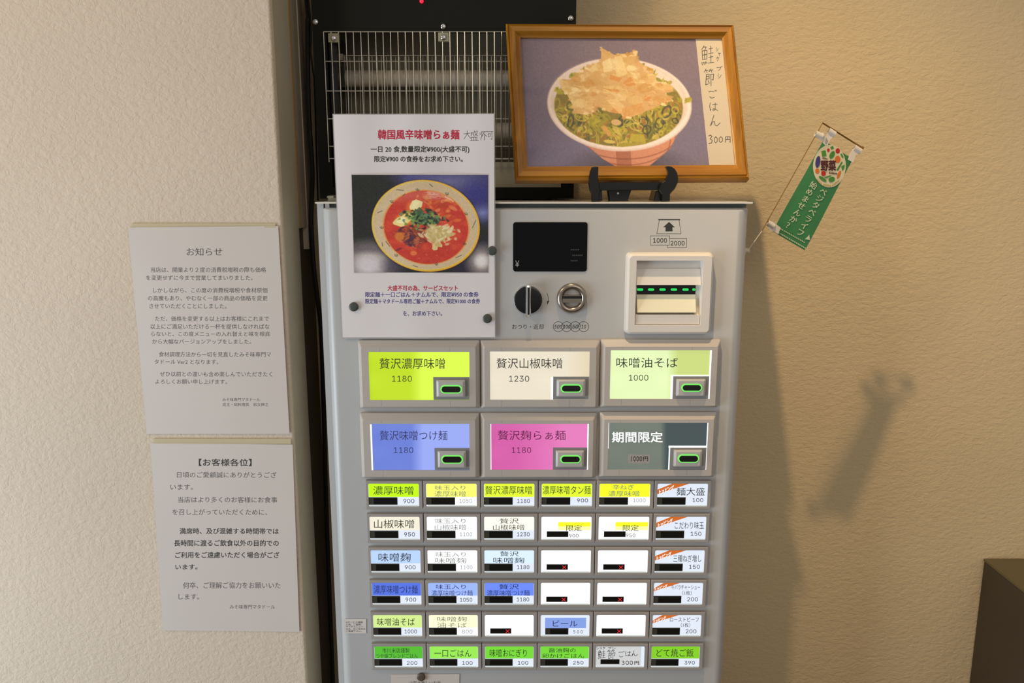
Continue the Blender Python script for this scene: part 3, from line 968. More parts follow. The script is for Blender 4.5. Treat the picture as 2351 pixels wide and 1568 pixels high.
for rI, (ya, yb) in enumerate(ROWS):
    zt, zb_ = at(1200, ya, DD - .006).z, at(1200, yb, DD - .006).z
    for cI in range(6):
        band, lines, price, pq, washed = CELLS[(rI, cI)]
        ua, ub = XEw[cI] + .0006, XEw[cI + 1] - .0006
        W_ = ub - ua; Hh = zt - zb_
        wa, wb = ua + W_ * .050, ub - W_ * .062
        wz1, wz0 = zt - Hh * .095, zb_ + Hh * .095
        Dt = DD - H_S
        mb = MB()
        mb.loft([rr(ua, ub, zb_, zt, .0008, DD), rr(ua, ub, zb_, zt, .0008, Dt + .0006), rr(ua + .0006, ub - .0006, zb_ + .0006, zt - .0006, .0008, Dt),
                 rr(wa, wb, wz0, wz1, .002, Dt), rr(wa, wb, wz0, wz1, .002, Dt + .0022)], False, False)
        cell = mb.build('ticket_button', M_cell, vm, auto=20)
        cell['label'] = (COLN[band] + ' ticket button') if band not in ('top', 'blank', 'handw') else 'ticket button with ' + COLN[band]
        Dc = Dt + .0012
        pc = front(Dc)
        base = C_WHITE2 if (band not in ('blank', 'w', 'half') and not washed == 1) else C_WHITE
        MB().loft([rr(wa, wb, wz0, wz1, .002, Dc + .0006), rr(wa, wb, wz0, wz1, .002, Dc)], False, True).build('backlit_card', base, cell)
        ww, wh = wb - wa, wz1 - wz0
        X = lambda f: wa + ww * f
        Z = lambda f: wz1 - wh * f
        zz, zs = Zr[rI], Zs[rI]
        zf = zz if cI < 3 else zs
        if band in BANDS:
            bt, bb, bl, br_ = 0.005, .585, .005, .995
            if band == 'beer': bt, bb, bl, br_ = .14, .62, .09, .93
            MB().box(X(bl), X(br_), Dc - .0002, Dc + .0001, Z(bb), Z(bt)).build('colour_band', BANDS[band], cell)
        if band == 'half':
            MB().box(X(.335), X(.985), Dc - .0002, Dc + .0001, Z(.42), Z(.24)).build('colour_band', BANDS['yellow'], cell)
            MB().box(X(.335), X(.985), Dc - .0002, Dc + .0001, Z(.58), Z(.42)).build('colour_band', lit('washed_yellow', (250, 254, 165)), cell)
        if band == 'handw':
            MB().box(X(0.0), X(.93), Dc - .0002, Dc + .0001, Z(.93), Z(.01)).build('handwritten_card', lit('grey_card', (206, 208, 208), .9), cell)
            lens = (.1, .49, .62, .84)
        elif band in ('blank', 'half'):
            lens = (.11, .54, .63, .865)
        else:
            lens = (.0, .57, .60, .925)
            if band == 'beer': lens = (.095, .57, .62, .91)
        if band in ('blank', 'half', 'handw'):
            MB().box(X(lens[0]), X(lens[1]), Dc - .0008, Dc + .0001, Z(lens[3]), Z(lens[2])).build('indicator_window', M_lens_s, cell)
        else:
            MB().box(X(lens[0]), X(lens[1]), Dc - .0006, Dc + .0001, Z(lens[3]), Z(lens[2])).build('indicator_window', M_lens_edge, cell)
            MB().box(X(lens[0] + .1), X(lens[1] - .012), Dc - .0009, Dc - .0006, Z(lens[3] - .03), Z(lens[2] + .04)).build('indicator_lens', M_lens_s, cell)
        # clear lower lip
        MB().box(X(.02), X(.98), Dc - .0012, Dc + .0001, Z(.985), Z(.945)).build('clear_lip', M_lipcl, cell)
        mi = {0: M_cardink, 1: M_cardink2, 2: M_cardblue}[washed]
        mn = M_num2 if washed == 1 else M_num
        for s_, qx0, qy0, qx1, qy1 in lines:
            if band == 'w': mi = M_cardink2
            text(cell, mi, s_, zq(zf, qx0, qy0, qx1, qy1), pc, w=.0003)
        if price:
            text(cell, mn, price, zq(zf, *pq), pc, mode='n', bold=.006 if washed != 1 else 0)
        if band == 'blank':
            cx, cz = X(.465), Z(.75)
            s_ = .0026
            mbx = MB()
            for sg in (1, -1):
                mbx.add([(cx - s_, Dc - .0011, cz - sg * s_ - .0005), (cx - s_ , Dc - .0011, cz - sg * s_ + .0005),
                         (cx + s_, Dc - .0011, cz + sg * s_ + .0005), (cx + s_, Dc - .0011, cz + sg * s_ - .0005)], [(0, 1, 2, 3)])
            mbx.build('sold_out_mark', M_redmark, cell)
        if band == 'top':
            px0, px1 = zf(0, 0)[0], 0
            # pixel box of the window
            def PX(fx, fy):
                xx = X(fx); z_ = Z(fy) - ZC
                # project onto the photo grid for the print layout
                yc = Dc * SP + z_ * CP; zc_ = Dc * CP - z_ * SP
                return (1175.5 + F * xx / zc_, 784 - F * yc / zc_)
            sh = 0.0 if rI < 3 else -.09
            marks(cell, M_rib, [[PX(.0, .27), PX(.29 + sh, .01), PX(.63 + sh, .01), PX(.0, .47 + sh * .8)]], pc, w=.0001, name='corner_ribbon')
            o0 = PX(.02 + sh * .15, .455 + sh * .9); o1 = PX(.325 + sh * .6, .235 + sh * .3)
            rv = ((o1[0] - o0[0]) / 4.95, (o1[1] - o0[1]) / 4.95)
            uv = (0.4, -abs(rv[0]) * 1.42)
            text_axis(cell, mat('ribbon_white', (240, 240, 240), .5, emis=(245, 246, 250), estr=1.0), 'トッピング', o0, rv, uv, pc, w=.0002, bold=.03)
        if band == 'handw':
            for g, xa, xb, y_a, y_b in (('鮭', 728, 818, 885, 985), ('節', 838, 935, 880, 985), ('ご', 965, 1040, 895, 965), ('は', 1052, 1120, 893, 953), ('ん', 1125, 1195, 888, 950)):
                hand(cell, M_black, g, *zq(zf, xa, y_a, xb, y_b), 1.1, pc, w=.0003)
            for g, xa, xb in (('3', 1008, 1045), ('0', 1052, 1096), ('0', 1100, 1142), ('円', 1155, 1212)):
                hand(cell, M_black, g, *zq(zf, xa, 1005, xb, 1052), 1.2, pc, w=.0003)
            for g, xa, xb in (('シ', 712, 745), ('ャ', 750, 780), ('ケ', 785, 818), ('ブ', 848, 890), ('シ', 895, 940)):
                hand(cell, M_black, g, *zq(zf, xa, 842, xb, 872), 0.8, pc, w=.0003)

# ------------------------------------------------------------------ sheets of paper
def sheet(name, label, cat, quad, plane, m, th=.0003, nx=24, nz=30, part='paper', parent=None):
    """thin rippled sheet with thickness"""
    root = parent or empty(name, label, cat)
    (ax, ay), (bx, by), (cx, cy), (dx, dy) = quad
    v, f = [], []
    for w in (0, th):
        for j in range(nz + 1):
            t = j / nz
            for i in range(nx + 1):
                s_ = i / nx
                x = (ax * (1 - s_) + bx * s_) * (1 - t) + (dx * (1 - s_) + cx * s_) * t
                y = (ay * (1 - s_) + by * s_) * (1 - t) + (dy * (1 - s_) + cy * s_) * t
                v.append(plane.at(x, y, w))
    N = (nx + 1) * (nz + 1)
    for k in (0, N):
        for j in range(nz):
            for i in range(nx):
                a = k + j * (nx + 1) + i
                q = (a, a + 1, a + nx + 2, a + nx + 1)
                f.append(q if k else tuple(reversed(q)))
    for i in range(nx):
        f.append((i, i + 1, N + i + 1, N + i))
        a = nz * (nx + 1) + i
        f.append((a + 1, a, N + a, N + a + 1))
    for j in range(nz):
        a = j * (nx + 1)
        f.append((a + nx + 1, a, N + a, N + a + nx + 1))
        a += nx
        f.append((a, a + nx + 1, N + a + nx + 1, N + a))
    mb = MB(); mb.add(v, f)
    mb.build(part, m, root, smooth=True, auto=60)
    return root


# poster held on the machine by magnets
def ripple_p(x, z):
    t = max(0, min(1, (z - 1.40) / .25))
    return .0009 * math.sin((x + .24) * 70) * (0.4 + t) + .0007 * math.sin(x * 31 + z * 9)


PP = front(DLID - .0030, ripple_p)
po = sheet('menu_poster', 'laminated poster of a red noodle soup bowl held to the machine front', 'poster',
           [(766, 263.5), (1134, 262), (1136.5, 774), (787, 774.5)], PP, M_paper)
sheet(None, None, None, [(763.5, 261.5), (1136, 260), (1139, 777), (785, 777.5)], front(DLID - .0026, ripple_p), M_film, th=.0002, part='film_edge', parent=po)
ZP = zp(740, 240, 2.8)
T_ = .00038
text(po, M_red, '韓国風辛味噌らぁ麺', zq(ZP, 358, 163, 880, 222), PP, w=T_, bold=.025, name='text_line')
for g, xa, xb, y_a, y_b in (('大', 908, 955, 168, 222), ('盛', 950, 1005, 168, 234), ('り', 1010, 1030, 175, 228), ('不', 1022, 1062, 172, 230), ('可', 1060, 1098, 172, 228)):
    hand(po, M_black, g, *zq(ZP, xa, y_a, xb, y_b), .9, PP, w=T_)
text(po, M_ink, '一日 20 食,数量限定¥900(大盛不可)', zq(ZP, 312, 268, 945, 306), PP, w=T_, bold=.02, name='text_line')
text(po, M_ink, '限定¥900 の食券をお求め下さい。', zq(ZP, 335, 331, 902, 368), PP, w=T_, bold=.02, name='text_line')
text(po, M_red, '大盛不可の為、サービスセット', zq(ZP, 420, 1163, 870, 1196), PP, w=T_, bold=.02, name='text_line')
text(po, M_blue, '限定麺＋一口ごはん＋ナムルで、限定¥950 の食券', zq(ZP, 277, 1205, 1003, 1237), PP, w=T_, bold=.015, name='text_line')
text(po, M_blue, '限定麺＋マタドール専用ご飯＋ナムルで、限定¥1000 の食券', zq(ZP, 277, 1249, 1013, 1279), PP, w=T_, bold=.015, name='text_line')
text(po, M_blue, 'を、お求め下さい。', zq(ZP, 520, 1326, 770, 1358), PP, w=T_, bold=.01, name='text_line')


def ramen():
    c = Canvas(50, 45, 2095, 1505, 430, 306, (34, 36, 34))
    n1, n2 = c.noise(260, 1), c.noise(90, 2)
    c.mix(np.clip((c.x - 620) / 300, 0, 1) * np.clip((900 - c.y) / 300, 0, 1) * (.55 + .45 * n1), (66, 64, 130))
    c.ell(1480, 130, 330, 100, (120, 118, 150), soft=220, a=.8)
    c.ell(1150, 70, 300, 60, (88, 86, 150), soft=160, a=.7)
    c.ell(2000, 600, 140, 90, (130, 136, 190), soft=160, a=.8)
    c.ell(1950, 330, 200, 180, (50, 48, 120), soft=200, a=.7)
    c.mix(np.clip((c.y - 850) / 250, 0, 1) * np.clip((c.x - 1300) / 300, 0, 1), (38, 34, 48))
    c.ell(290, 1330, 330, 230, (176, 164, 160), soft=300)
    c.ell(260, 1400, 200, 150, (198, 190, 196), soft=180)
    c.mix(np.clip(1 - abs(c.y - 1150) / 90, 0, 1) * np.clip((700 - c.x) / 300, 0, 1) * .5, (88, 76, 92))
    c.ell(2000, 1330, 190, 200, (168, 156, 150), soft=220)
    c.ell(1990, 1330, 90, 90, (212, 206, 204), soft=90)
    c.ell(700, 1380, 160, 90, (62, 54, 82), soft=160, a=.7)
    R0 = -.1 + .24
    cx, cy = 1150, 805
    c.ell(cx, cy + 10, 828, 690, (24, 22, 24), rot=R0, soft=60, a=.6)
    c.ell(cx, cy, 820, 684, (222, 160, 40), rot=R0)
    c.ell(cx - 10, cy - 4, 806, 668, (214, 190, 84), rot=R0, soft=20)
    c.ell(cx, cy - 8, 792, 654, (196, 172, 136), rot=R0, soft=30)
    c.ell(cx - 60, cy + 40, 720, 600, (204, 182, 150), rot=R0, soft=60, a=.5)
    c.ring(cx + 4, cy + 18, 660, 560, 46, (216, 140, 60), rot=.15, a=.8)
    sp = c.ell_a(cx + 4, cy + 20, 638, 545, .15, 12)
    c.mix(sp, (188, 56, 44))
    c.mix(sp * np.clip(n2 - .45, 0, 1) * 1.2, (214, 84, 52))
    c.mix(sp * np.clip((500 - c.y) / 300, 0, .45), (206, 120, 100))
    rs = random.Random(5)
    for _ in range(70):
        x, y = rs.gauss(1380, 190), rs.gauss(560, 150)
        c.ell(x, y, rs.uniform(12, 75), rs.uniform(8, 28), rs.choice([(222, 130, 50), (212, 104, 50), (230, 160, 90), (176, 66, 40)]),
              rot=rs.uniform(-1, 1), soft=14, a=.55, clip=sp)
    for _ in range(16):
        x, y = rs.gauss(1250, 60), rs.uniform(310, 380)
        c.ring(x, y, rs.uniform(40, 110), rs.uniform(14, 34), 8, (224, 168, 150), rot=rs.uniform(-.3, .3), a=.6, clip=sp)
    c.line([(1440, 360), (1520, 400), (1570, 440)], 14, (226, 190, 176))
    for _ in range(60):
        a_, q = rs.uniform(0, 6.28), rs.uniform(.4, .95)
        c.ell(cx + 620 * q * math.cos(a_), cy + 20 + 520 * q * math.sin(a_), rs.uniform(4, 22), rs.uniform(3, 10), (222, 118, 84), rot=rs.uniform(-1, 1), a=.5, clip=sp)
    c.ell(960, 520, 100, 90, (224, 120, 50), a=.7, soft=60)
    c.poly([(950, 430), (1010, 405), (1110, 440), (1095, 510), (1030, 570), (915, 560), (910, 510)], (226, 214, 156))
    c.poly([(980, 430), (1060, 440), (1000, 540), (935, 530)], (236, 226, 176), .6)
    c.ell(860, 680, 170, 90, (222, 150, 50), rot=-.4, soft=50)
    c.poly([(650, 745), (720, 680), (850, 620), (930, 610), (960, 680), (840, 790), (780, 815), (660, 775)], (228, 208, 132))
    c.poly([(700, 740), (800, 660), (860, 690), (800, 770)], (238, 228, 184), .8)
    c.poly([(840, 640), (920, 610), (930, 680), (860, 690)], (228, 176, 60), .7)
    c.ell(950, 930, 170, 120, (142, 66, 42), soft=50)
    c.ell(900, 960, 90, 60, (96, 56, 70), soft=40, a=.7)
    for _ in range(120):   # meat
        x, y = rs.gauss(960, 110), rs.gauss(950, 90)
        if y < 800: continue
        c.ell(x, y, rs.uniform(14, 55), rs.uniform(8, 24), rs.choice([(150, 66, 40), (120, 52, 44), (186, 92, 50), (84, 44, 60), (60, 40, 60), (190, 104, 66)]),
              rot=rs.uniform(-.9, .9), soft=8, a=.75, clip=sp)
    c.ell(750, 960, 70, 66, (196, 112, 50), soft=24)
    c.ell(960, 1210, 50, 34, (216, 110, 60), soft=10)
    for _ in range(190):   # greens
        x = rs.gauss(1130, 130); y = 700 + rs.gauss(0, 60) + (x - 1130) * .1
        pts = [(x + rs.uniform(15, 52) * math.cos(k * 1.25 + rs.random()), y + rs.uniform(12, 42) * math.sin(k * 1.25 + rs.random())) for k in range(5)]
        c.poly(pts, rs.choice([(58, 84, 60), (80, 108, 66), (40, 52, 46), (104, 140, 70), (92, 124, 92), (30, 36, 34), (120, 150, 78)]), .85)
    c.poly([(1010, 560), (1060, 515), (1120, 580), (1080, 640), (1020, 620)], (62, 98, 68), .8)
    c.ell(1340, 900, 205, 105, (202, 182, 126), soft=30)
    c.ell(1300, 980, 130, 70, (196, 176, 118), soft=24)
    for _ in range(80):    # onion
        x, y = rs.gauss(1340, 105), rs.gauss(915, 65)
        c.ell(x, y, rs.uniform(14, 60), rs.uniform(8, 26), rs.choice([(214, 196, 140), (200, 180, 118), (226, 212, 168), (190, 164, 100)]),
              rot=rs.uniform(-1.4, 1.4), soft=8, a=.75)
    c.poly([(1250, 1080), (1330, 1010), (1400, 1090), (1390, 1120), (1330, 1110), (1320, 1160), (1260, 1170), (1240, 1140)], (214, 190, 130))
    c.poly([(1280, 1080), (1340, 1040), (1380, 1090), (1300, 1120)], (190, 162, 100), .7)
    for x, y in ((650, 440), (1040, 265), (1480, 325), (1765, 620), (490, 830), (700, 1245), (1740, 1070), (1310, 1380)):
        for k in (-1, 0, 1):
            c.line([(x + k * 24 - 8, y - 24 + abs(k) * 8), (x + k * 12, y + 16)], 8, (50, 54, 48), .9)
    for x0, y0, x1, y1 in ((720, 262, 825, 272), (1215, 180, 1262, 218), (425, 605, 495, 575), (1910, 710, 1855, 830), (480, 1050, 492, 1105),
                           (1600, 1280, 1690, 1240), (950, 1395, 1020, 1420), (810, 350, 850, 325), (540, 1030, 600, 1110)):
        c.line([(x0, y0), ((x0 + x1) / 2, (y0 + y1) / 2), (x1, y1)], 10, (70, 74, 66), .85)
    c.c += (c.noise(14, 9)[..., None] - .5) * 12
    return c


ZR_ = zp(800, 395, 6.533)
M_print = attr_mat('glossy_photo_print', rough=0.3, coat=0.3)
PQ = [ZR_(47, 42), ZR_(2097, 42), ZR_(2097, 1507), ZR_(92, 1507)]
print_mesh('photo_print', ramen(), PQ, PP, .0004, M_print, po, gain=1.4)
marks(po, M_paper2, stroke_polys([ZP(188, 447), ZP(1069, 447), ZP(1069, 1082), ZP(204, 1082), ZP(188, 447)], 1.4), PP, w=.00048, name='photo_border')

# wall notices
def ripple_w(x, z):
    return .0006 * math.sin(x * 19 + z * 7)


PW = front(DL - .0022, ripple_w)
n1 = sheet('price_notice', 'upper white printed notice taped to the cream wall left of machine', 'notice',
           [(294, 522), (638.5, 519), (665, 995.5), (336.5, 996.5)], PW, M_paper2)
ZN = zp(280, 500, 3.0156)
for s_, a, b, c, d in (
    ('お知らせ', 450, 208, 695, 262),
    ('当店は、開業より２度の消費税増税の際も価格', 200, 342, 998, 377), ('を変更せずに今まで営業してまいりました。', 168, 398, 905, 432),
    ('しかしながら、この度の消費税増税や食材原価', 215, 484, 1008, 518), ('の高騰もあり、やむなく一部の商品の価格を変更', 180, 539, 1008, 573),
    ('させていただくことにしました。', 190, 594, 725, 628), ('ただ、価格を変更する以上はお客様にこれまで', 230, 681, 1018, 715),
    ('以上にご満足いただける一杯を提供しなければな', 198, 735, 1022, 770), ('らないと、この度メニューの入れ替えと味を根底', 203, 787, 1027, 820),
    ('から大幅なバージョンアップをしました。', 210, 840, 895, 873), ('食材調理方法から一切を見直したみそ味専門マ', 255, 928, 1033, 962),
    ('タドール Ver2 となります。', 225, 980, 668, 1013), ('ぜひ以前との違いも含め楽しんでいただきたく', 262, 1065, 1040, 1098),
    ('よろしくお願い申し上げます。', 230, 1118, 728, 1150), ('みそ味専門マタドール', 697, 1246, 958, 1269), ('店主・総料理長　岩立伸之', 697, 1280, 1015, 1303)):
    text(n1, M_inkpaper, s_, zq(ZN, a, b, c, d), PW, w=T_, name='text_line')
n2 = sheet('courtesy_notice', 'lower white printed notice taped to wall below the other notice', 'notice',
           [(345, 1017), (672, 1020), (687.5, 1451), (375, 1446.5)], PW, M_paper2)
ZM = zp(320, 1000, 3.1355)
for s_, a, b, c, d, bo in (
    ('【お客様各位】', 428, 168, 808, 218, 1), ('日頃のご愛顧誠にありがとうござ', 270, 262, 988, 303, 0), ('います。', 222, 350, 385, 391, 0),
    ('当店はより多くのお客様にお食事', 278, 441, 993, 482, 0), ('を召し上がっていただくために、', 237, 530, 920, 571, 0),
    ('満席時、及び混雑する時間帯では', 290, 667, 1003, 708, 1), ('長時間に渡るご飲食以外の目的での', 250, 752, 1003, 795, 1),
    ('ご利用をご遠慮いただく場合がござ', 258, 838, 1008, 880, 1), ('います。', 260, 925, 418, 964, 1),
    ('何卒、ご理解ご協力をお願いいた', 315, 1056, 1015, 1100, 0), ('します。', 283, 1138, 430, 1179, 0), ('みそ味専門マタドール', 650, 1219, 975, 1248, 0)):
    text(n2, M_ink if bo else M_inkpaper, s_, zq(ZM, a, b, c, d), PW, w=T_, bold=.012 if bo else 0, name='text_line')
# tape strips
M_tape = mat('yellowed_tape', (226, 212, 176), .3, alpha=.6)
for nn, (x0, y0, x1, y1) in ((n1, (300, 513, 632, 523)), (n2, (352, 1007, 668, 1019))):
    MB().prism([PW.at(x0, y0), PW.at(x1, y0), PW.at(x1, y1), PW.at(x0, y1)], (0, -1, 0), -.001, .0004).build('tape', M_tape, nn)

# note at the bottom of the machine and the little sticker
PB = front(DD - .0006)
nb = sheet('paper_note', 'small paper slip under a brown magnet at the machine bottom', 'note',
           [(897.5, 1548), (1055, 1547), (1053, 1640), (899, 1640)], PB, M_paper2, nx=4, nz=4)
text(nb, M_ink, '山形の新しいお米', zq(Z3, 822, 1242, 1185, 1292), PB, w=T_)
st = sheet('printed_sticker', 'tiny clear sticker with five printed lines left of the buttons', 'sticker',
           [(789, 1421), (841, 1421), (841, 1454), (790, 1454)], PB, mat('sticker_film', (222, 216, 208), .3), th=.0002, nx=2, nz=2)
ZK = zp(780, 1400, 22.4)
for s_, a, b, c, d in (('※サービス価格', 320, 580, 1190, 680), ('の為、ご飯類、', 320, 700, 1120, 795), ('サイドメニュー', 320, 815, 1190, 905),
                       ('のみ、のご注文は', 320, 930, 1310, 1028), ('ご遠慮下さい。', 320, 1042, 1140, 1140)):
    text(st, M_inkpaper, s_, zq(ZK, a, b, c, d), PB, w=.0004)

# magnets
def magnet(px, py, D, m, label, rad=.0062):
    c = at(px, py, D)
    t = .0035
    o = MB().lathe(c, [(rad, 0), (rad, t - .0008), (rad - .0008, t), (rad - .003, t + .0003)], seg=28, cap0=True).build('magnet', m, None, smooth=True)
    return tag(o, label, 'magnet', 'round magnets on the machine')


DM = DLID - .0034
magnet(1130, 575.5, DM - .0006, M_magnet, 'dark round magnet beside the soup photo at the poster right edge')
magnet(812.5, 704, DM - .0006, M_magnet, 'dark round magnet at the lower left of the poster')
magnet(1119, 731, DM - .0008, M_magnet, 'dark round magnet at the lower right corner of the poster')
magnet(967, 1553, DD - .0012, M_magnet_b, 'brown round magnet on the slip at the machine bottom')

# ------------------------------------------------------------------ picture frame on its easel
TL = at(1161, 55, 1.174); TR = at(1684, 57, 1.174)
BL = at(1182.5, 415, 1.108); BR = at(1720, 412, 1.108)
# height of the frame and a true plane through three corners
nrm = (TR - TL).cross(BL - TL).normalized()
if nrm.y > 0: nrm = -nrm
PF = Plane((TL + BR) / 2, nrm)
fr = empty('picture_frame', 'orange-brown wooden picture frame with rice bowl photo leaning on easel', 'picture frame')
M_wood_h = wood_mat('honey_wood_horizontal', (138, 88, 12), (172, 116, 18), True)
M_wood_v = wood_mat('honey_wood_vertical', (138, 88, 12), (176, 120, 20), False)
OC = [(1161, 55), (1684, 57), (1720, 412), (1182.5, 415)]
IC = [(1195, 84), (1659, 86), (1689.5, 377), (1211, 381)]
prof = [(0, -.012), (0, 0), (.12, .003), (.2, .0015), (.28, .0035), (.62, .0025), (.8, -.001), (1.0, -.003), (1.0, -.006)]
for k, nm in enumerate(('top', 'right', 'bottom', 'left')):
    j = (k + 1) % 4
    loops = []
    for e in (k, j):
        o_ = PF.at(*OC[e]); i_ = PF.at(*IC[e])
        loops.append([o_ + (i_ - o_) * t + PF.n * w for t, w in prof])
    MB().loft(loops, True, True, closed=True).build('frame_rail', M_wood_h if k % 2 == 0 else M_wood_v, fr, auto=25)
MB().prism([PF.at(*q) for q in OC], PF.n, -.0135, -.012).build('backing_board', mat('brown_board', (120, 90, 60), .8), fr)


def rice():
    c = Canvas(-190, 15, 2400, 1520, 470, 273, (128, 112, 124))
    n1 = c.noise(500, 4)
    c.mix(np.clip((c.y - 300) / 1300, 0, .7), (118, 112, 140))
    c.mix(n1 * .3, (140, 122, 122))
    c.mix(np.clip(1 - abs(c.y - 640) / 80, 0, 1) * np.clip((200 - c.x) / 300, 0, 1) * .4, (98, 86, 104))
    c.ell(1080, 1470, 520, 130, (78, 72, 84), soft=160, a=.85)
    # bowl body
    body = [(430, 1180), (620, 1300), (760, 1420), (900, 1500), (1000, 1530), (1290, 1530), (1420, 1440), (1600, 1310), (1720, 1120), (1700, 1000), (500, 1000)]
    c.poly(body, (196, 134, 104))
    bm = c.poly_a(body)
    c.mix(bm * np.clip((c.x - 600) / 600, 0, 1) * .35, (214, 160, 130))
    for y in (1370, 1440, 1500):
        c.ring(1060, y - 330, 720 - (y - 1370) * 1.2, 390, 14, (150, 92, 66), a=.7, clip=bm)
    c.mix(bm * ((c.x > 930) & (c.x < 1110)) * .35, (120, 60, 34))
    rimx, rimy = 1017, 790
    c.ell(rimx, rimy, 900, 545, (216, 196, 184), soft=12)
    c.ell(rimx, rimy - 6, 886, 530, (232, 216, 206), soft=16)
    c.ell(rimx, rimy - 30, 850, 492, (206, 184, 168), soft=26)
    c.ell(rimx - 10, rimy - 60, 840, 470, (226, 210, 198), soft=60, a=.8)
    cm = c.ell_a(1005, 810, 800, 470, 0, 12) * np.clip((c.y - 430) / 120, 0, 1)
    c.mix(cm * np.clip((c.y - 560) / 90, 0, 1), (138, 122, 44))
    rs = random.Random(11)
    greens = [(170, 158, 44), (156, 146, 40), (134, 128, 40), (188, 174, 60), (176, 164, 52), (104, 102, 44), (204, 184, 100), (168, 118, 54), (76, 78, 50)]
    for _ in range(330):
        a_ = rs.uniform(-.15, math.pi + .15); q = rs.uniform(.35, .98)
        x, y = 1005 + 790 * q * math.cos(a_), 820 + 455 * q * math.sin(a_)
        if rs.random() < .45:
            c.ring(x, y, rs.uniform(30, 90), rs.uniform(18, 60), rs.uniform(12, 24), rs.choice(greens), rot=rs.uniform(-1.5, 1.5), a=.85, clip=cm)
        else:
            c.ell(x, y, rs.uniform(14, 70), rs.uniform(8, 28), rs.choice(greens), rot=rs.uniform(-1.5, 1.5), a=.75, clip=cm)
    for x0, y0, x1, y1 in ((1330, 330, 1460, 390), (1400, 370, 1560, 480), (1480, 500, 1700, 540), (430, 470, 510, 430), (590, 375, 620, 370), (1850, 760, 1895, 735), (1700, 650, 1780, 760), (240, 600, 300, 660)):
        for _ in range(9):
            t = rs.random()
            c.ell(x0 + (x1 - x0) * t + rs.uniform(-10, 10), y0 + (y1 - y0) * t + rs.uniform(-12, 12), rs.uniform(12, 42), rs.uniform(8, 22), rs.choice(greens[:5]), rot=rs.uniform(-1, 1), a=.8)
    c.poly([(1130, 1130), (1290, 1140), (1310, 1250), (1110, 1220)], (178, 164, 52))
    c.poly([(960, 1240), (1250, 1230), (1320, 1250), (1000, 1285)], (168, 152, 50))
    c.ell(960, 1000, 62, 36, (206, 172, 120), rot=.1)
    c.poly([(760, 1050), (830, 1040), (890, 1150), (850, 1160)], (206, 158, 88))
    c.ell(860, 1222, 74, 22, (208, 184, 96), rot=.1)
    mound = [(835, 120), (920, 165), (1010, 215), (1100, 195), (1210, 200), (1250, 150), (1300, 160), (1280, 270), (1400, 360), (1500, 460), (1500, 540), (1640, 540),
             (1710, 590), (1700, 640), (1600, 660), (1690, 745), (1560, 790), (1400, 850), (1250, 905), (1060, 965), (1030, 900), (880, 880), (740, 810),
             (690, 880), (600, 910), (440, 890), (430, 790), (380, 690), (310, 610), (290, 560), (290, 490), (420, 500), (560, 400), (690, 335), (830, 280)]
    mm = c.poly_a(mound)
    c.mix(mm, (206, 168, 112))
    flk = [(208, 172, 108), (218, 190, 130), (196, 158, 96), (224, 202, 148), (204, 166, 104), (196, 146, 74), (214, 182, 124), (230, 212, 166)]
    for _ in range(210):
        x, y = rs.uniform(300, 1700), rs.uniform(150, 940)
        r_ = rs.uniform(40, 150)
        n_ = rs.randint(4, 6)
        a0 = rs.uniform(0, 6.28)
        pts = [(x + r_ * rs.uniform(.5, 1) * math.cos(a0 + k * 6.28 / n_), y + r_ * .6 * rs.uniform(.5, 1) * math.sin(a0 + k * 6.28 / n_)) for k in range(n_)]
        c.poly(pts, rs.choice(flk), rs.uniform(.35, .75), clip=mm)
    c.poly([(840, 290), (950, 240), (960, 400), (850, 410)], (228, 208, 158), .8)
    c.poly([(1000, 230), (1090, 220), (1150, 430), (1010, 480)], (226, 204, 150), .7)
    for pts in ([(930, 440), (1070, 480), (1040, 530), (920, 490)], [(1080, 540), (1180, 460), (1240, 560), (1150, 585)], [(840, 600), (1020, 620), (1030, 640), (930, 650)],
                [(1340, 690), (1420, 700), (1380, 760), (1330, 740)], [(900, 870), (980, 800), (1050, 880), (1040, 930)]):
        c.poly(pts, (204, 138, 66), .65, clip=mm)
    c.poly([(860, 740), (1000, 720), (1080, 820), (1060, 950), (960, 850)], (224, 192, 140), .7, clip=mm)
    c.poly([(1040, 840), (1300, 770), (1320, 870), (1200, 910), (1060, 960)], (208, 152, 84), .6, clip=mm)
    for _ in range(26):
        x, y = rs.uniform(420, 1600), rs.uniform(520, 880)
        c.line([(x, y), (x + rs.uniform(40, 150), y + rs.uniform(-40, 40))], 6, rs.choice([(188, 140, 80), (232, 212, 166)]), .6)
    edge = mound + mound[:1]
    for _ in range(46):      # ragged flakes along the outline
        k = rs.randrange(len(mound)); t = rs.random()
        x = edge[k][0] * (1 - t) + edge[k + 1][0] * t; y = edge[k][1] * (1 - t) + edge[k + 1][1] * t
        a0 = rs.uniform(0, 6.28); r_ = rs.uniform(22, 62)
        c.poly([(x + r_ * rs.uniform(.4, 1) * math.cos(a0 + q * 1.5), y + r_ * .6 * rs.uniform(.4, 1) * math.sin(a0 + q * 1.5)) for q in range(4)], rs.choice(flk), .85)
    c.c += (c.noise(12, 19)[..., None] - .5) * 10
    c.c = 128 + (c.c - 128) * 1.18 - 8
    return c


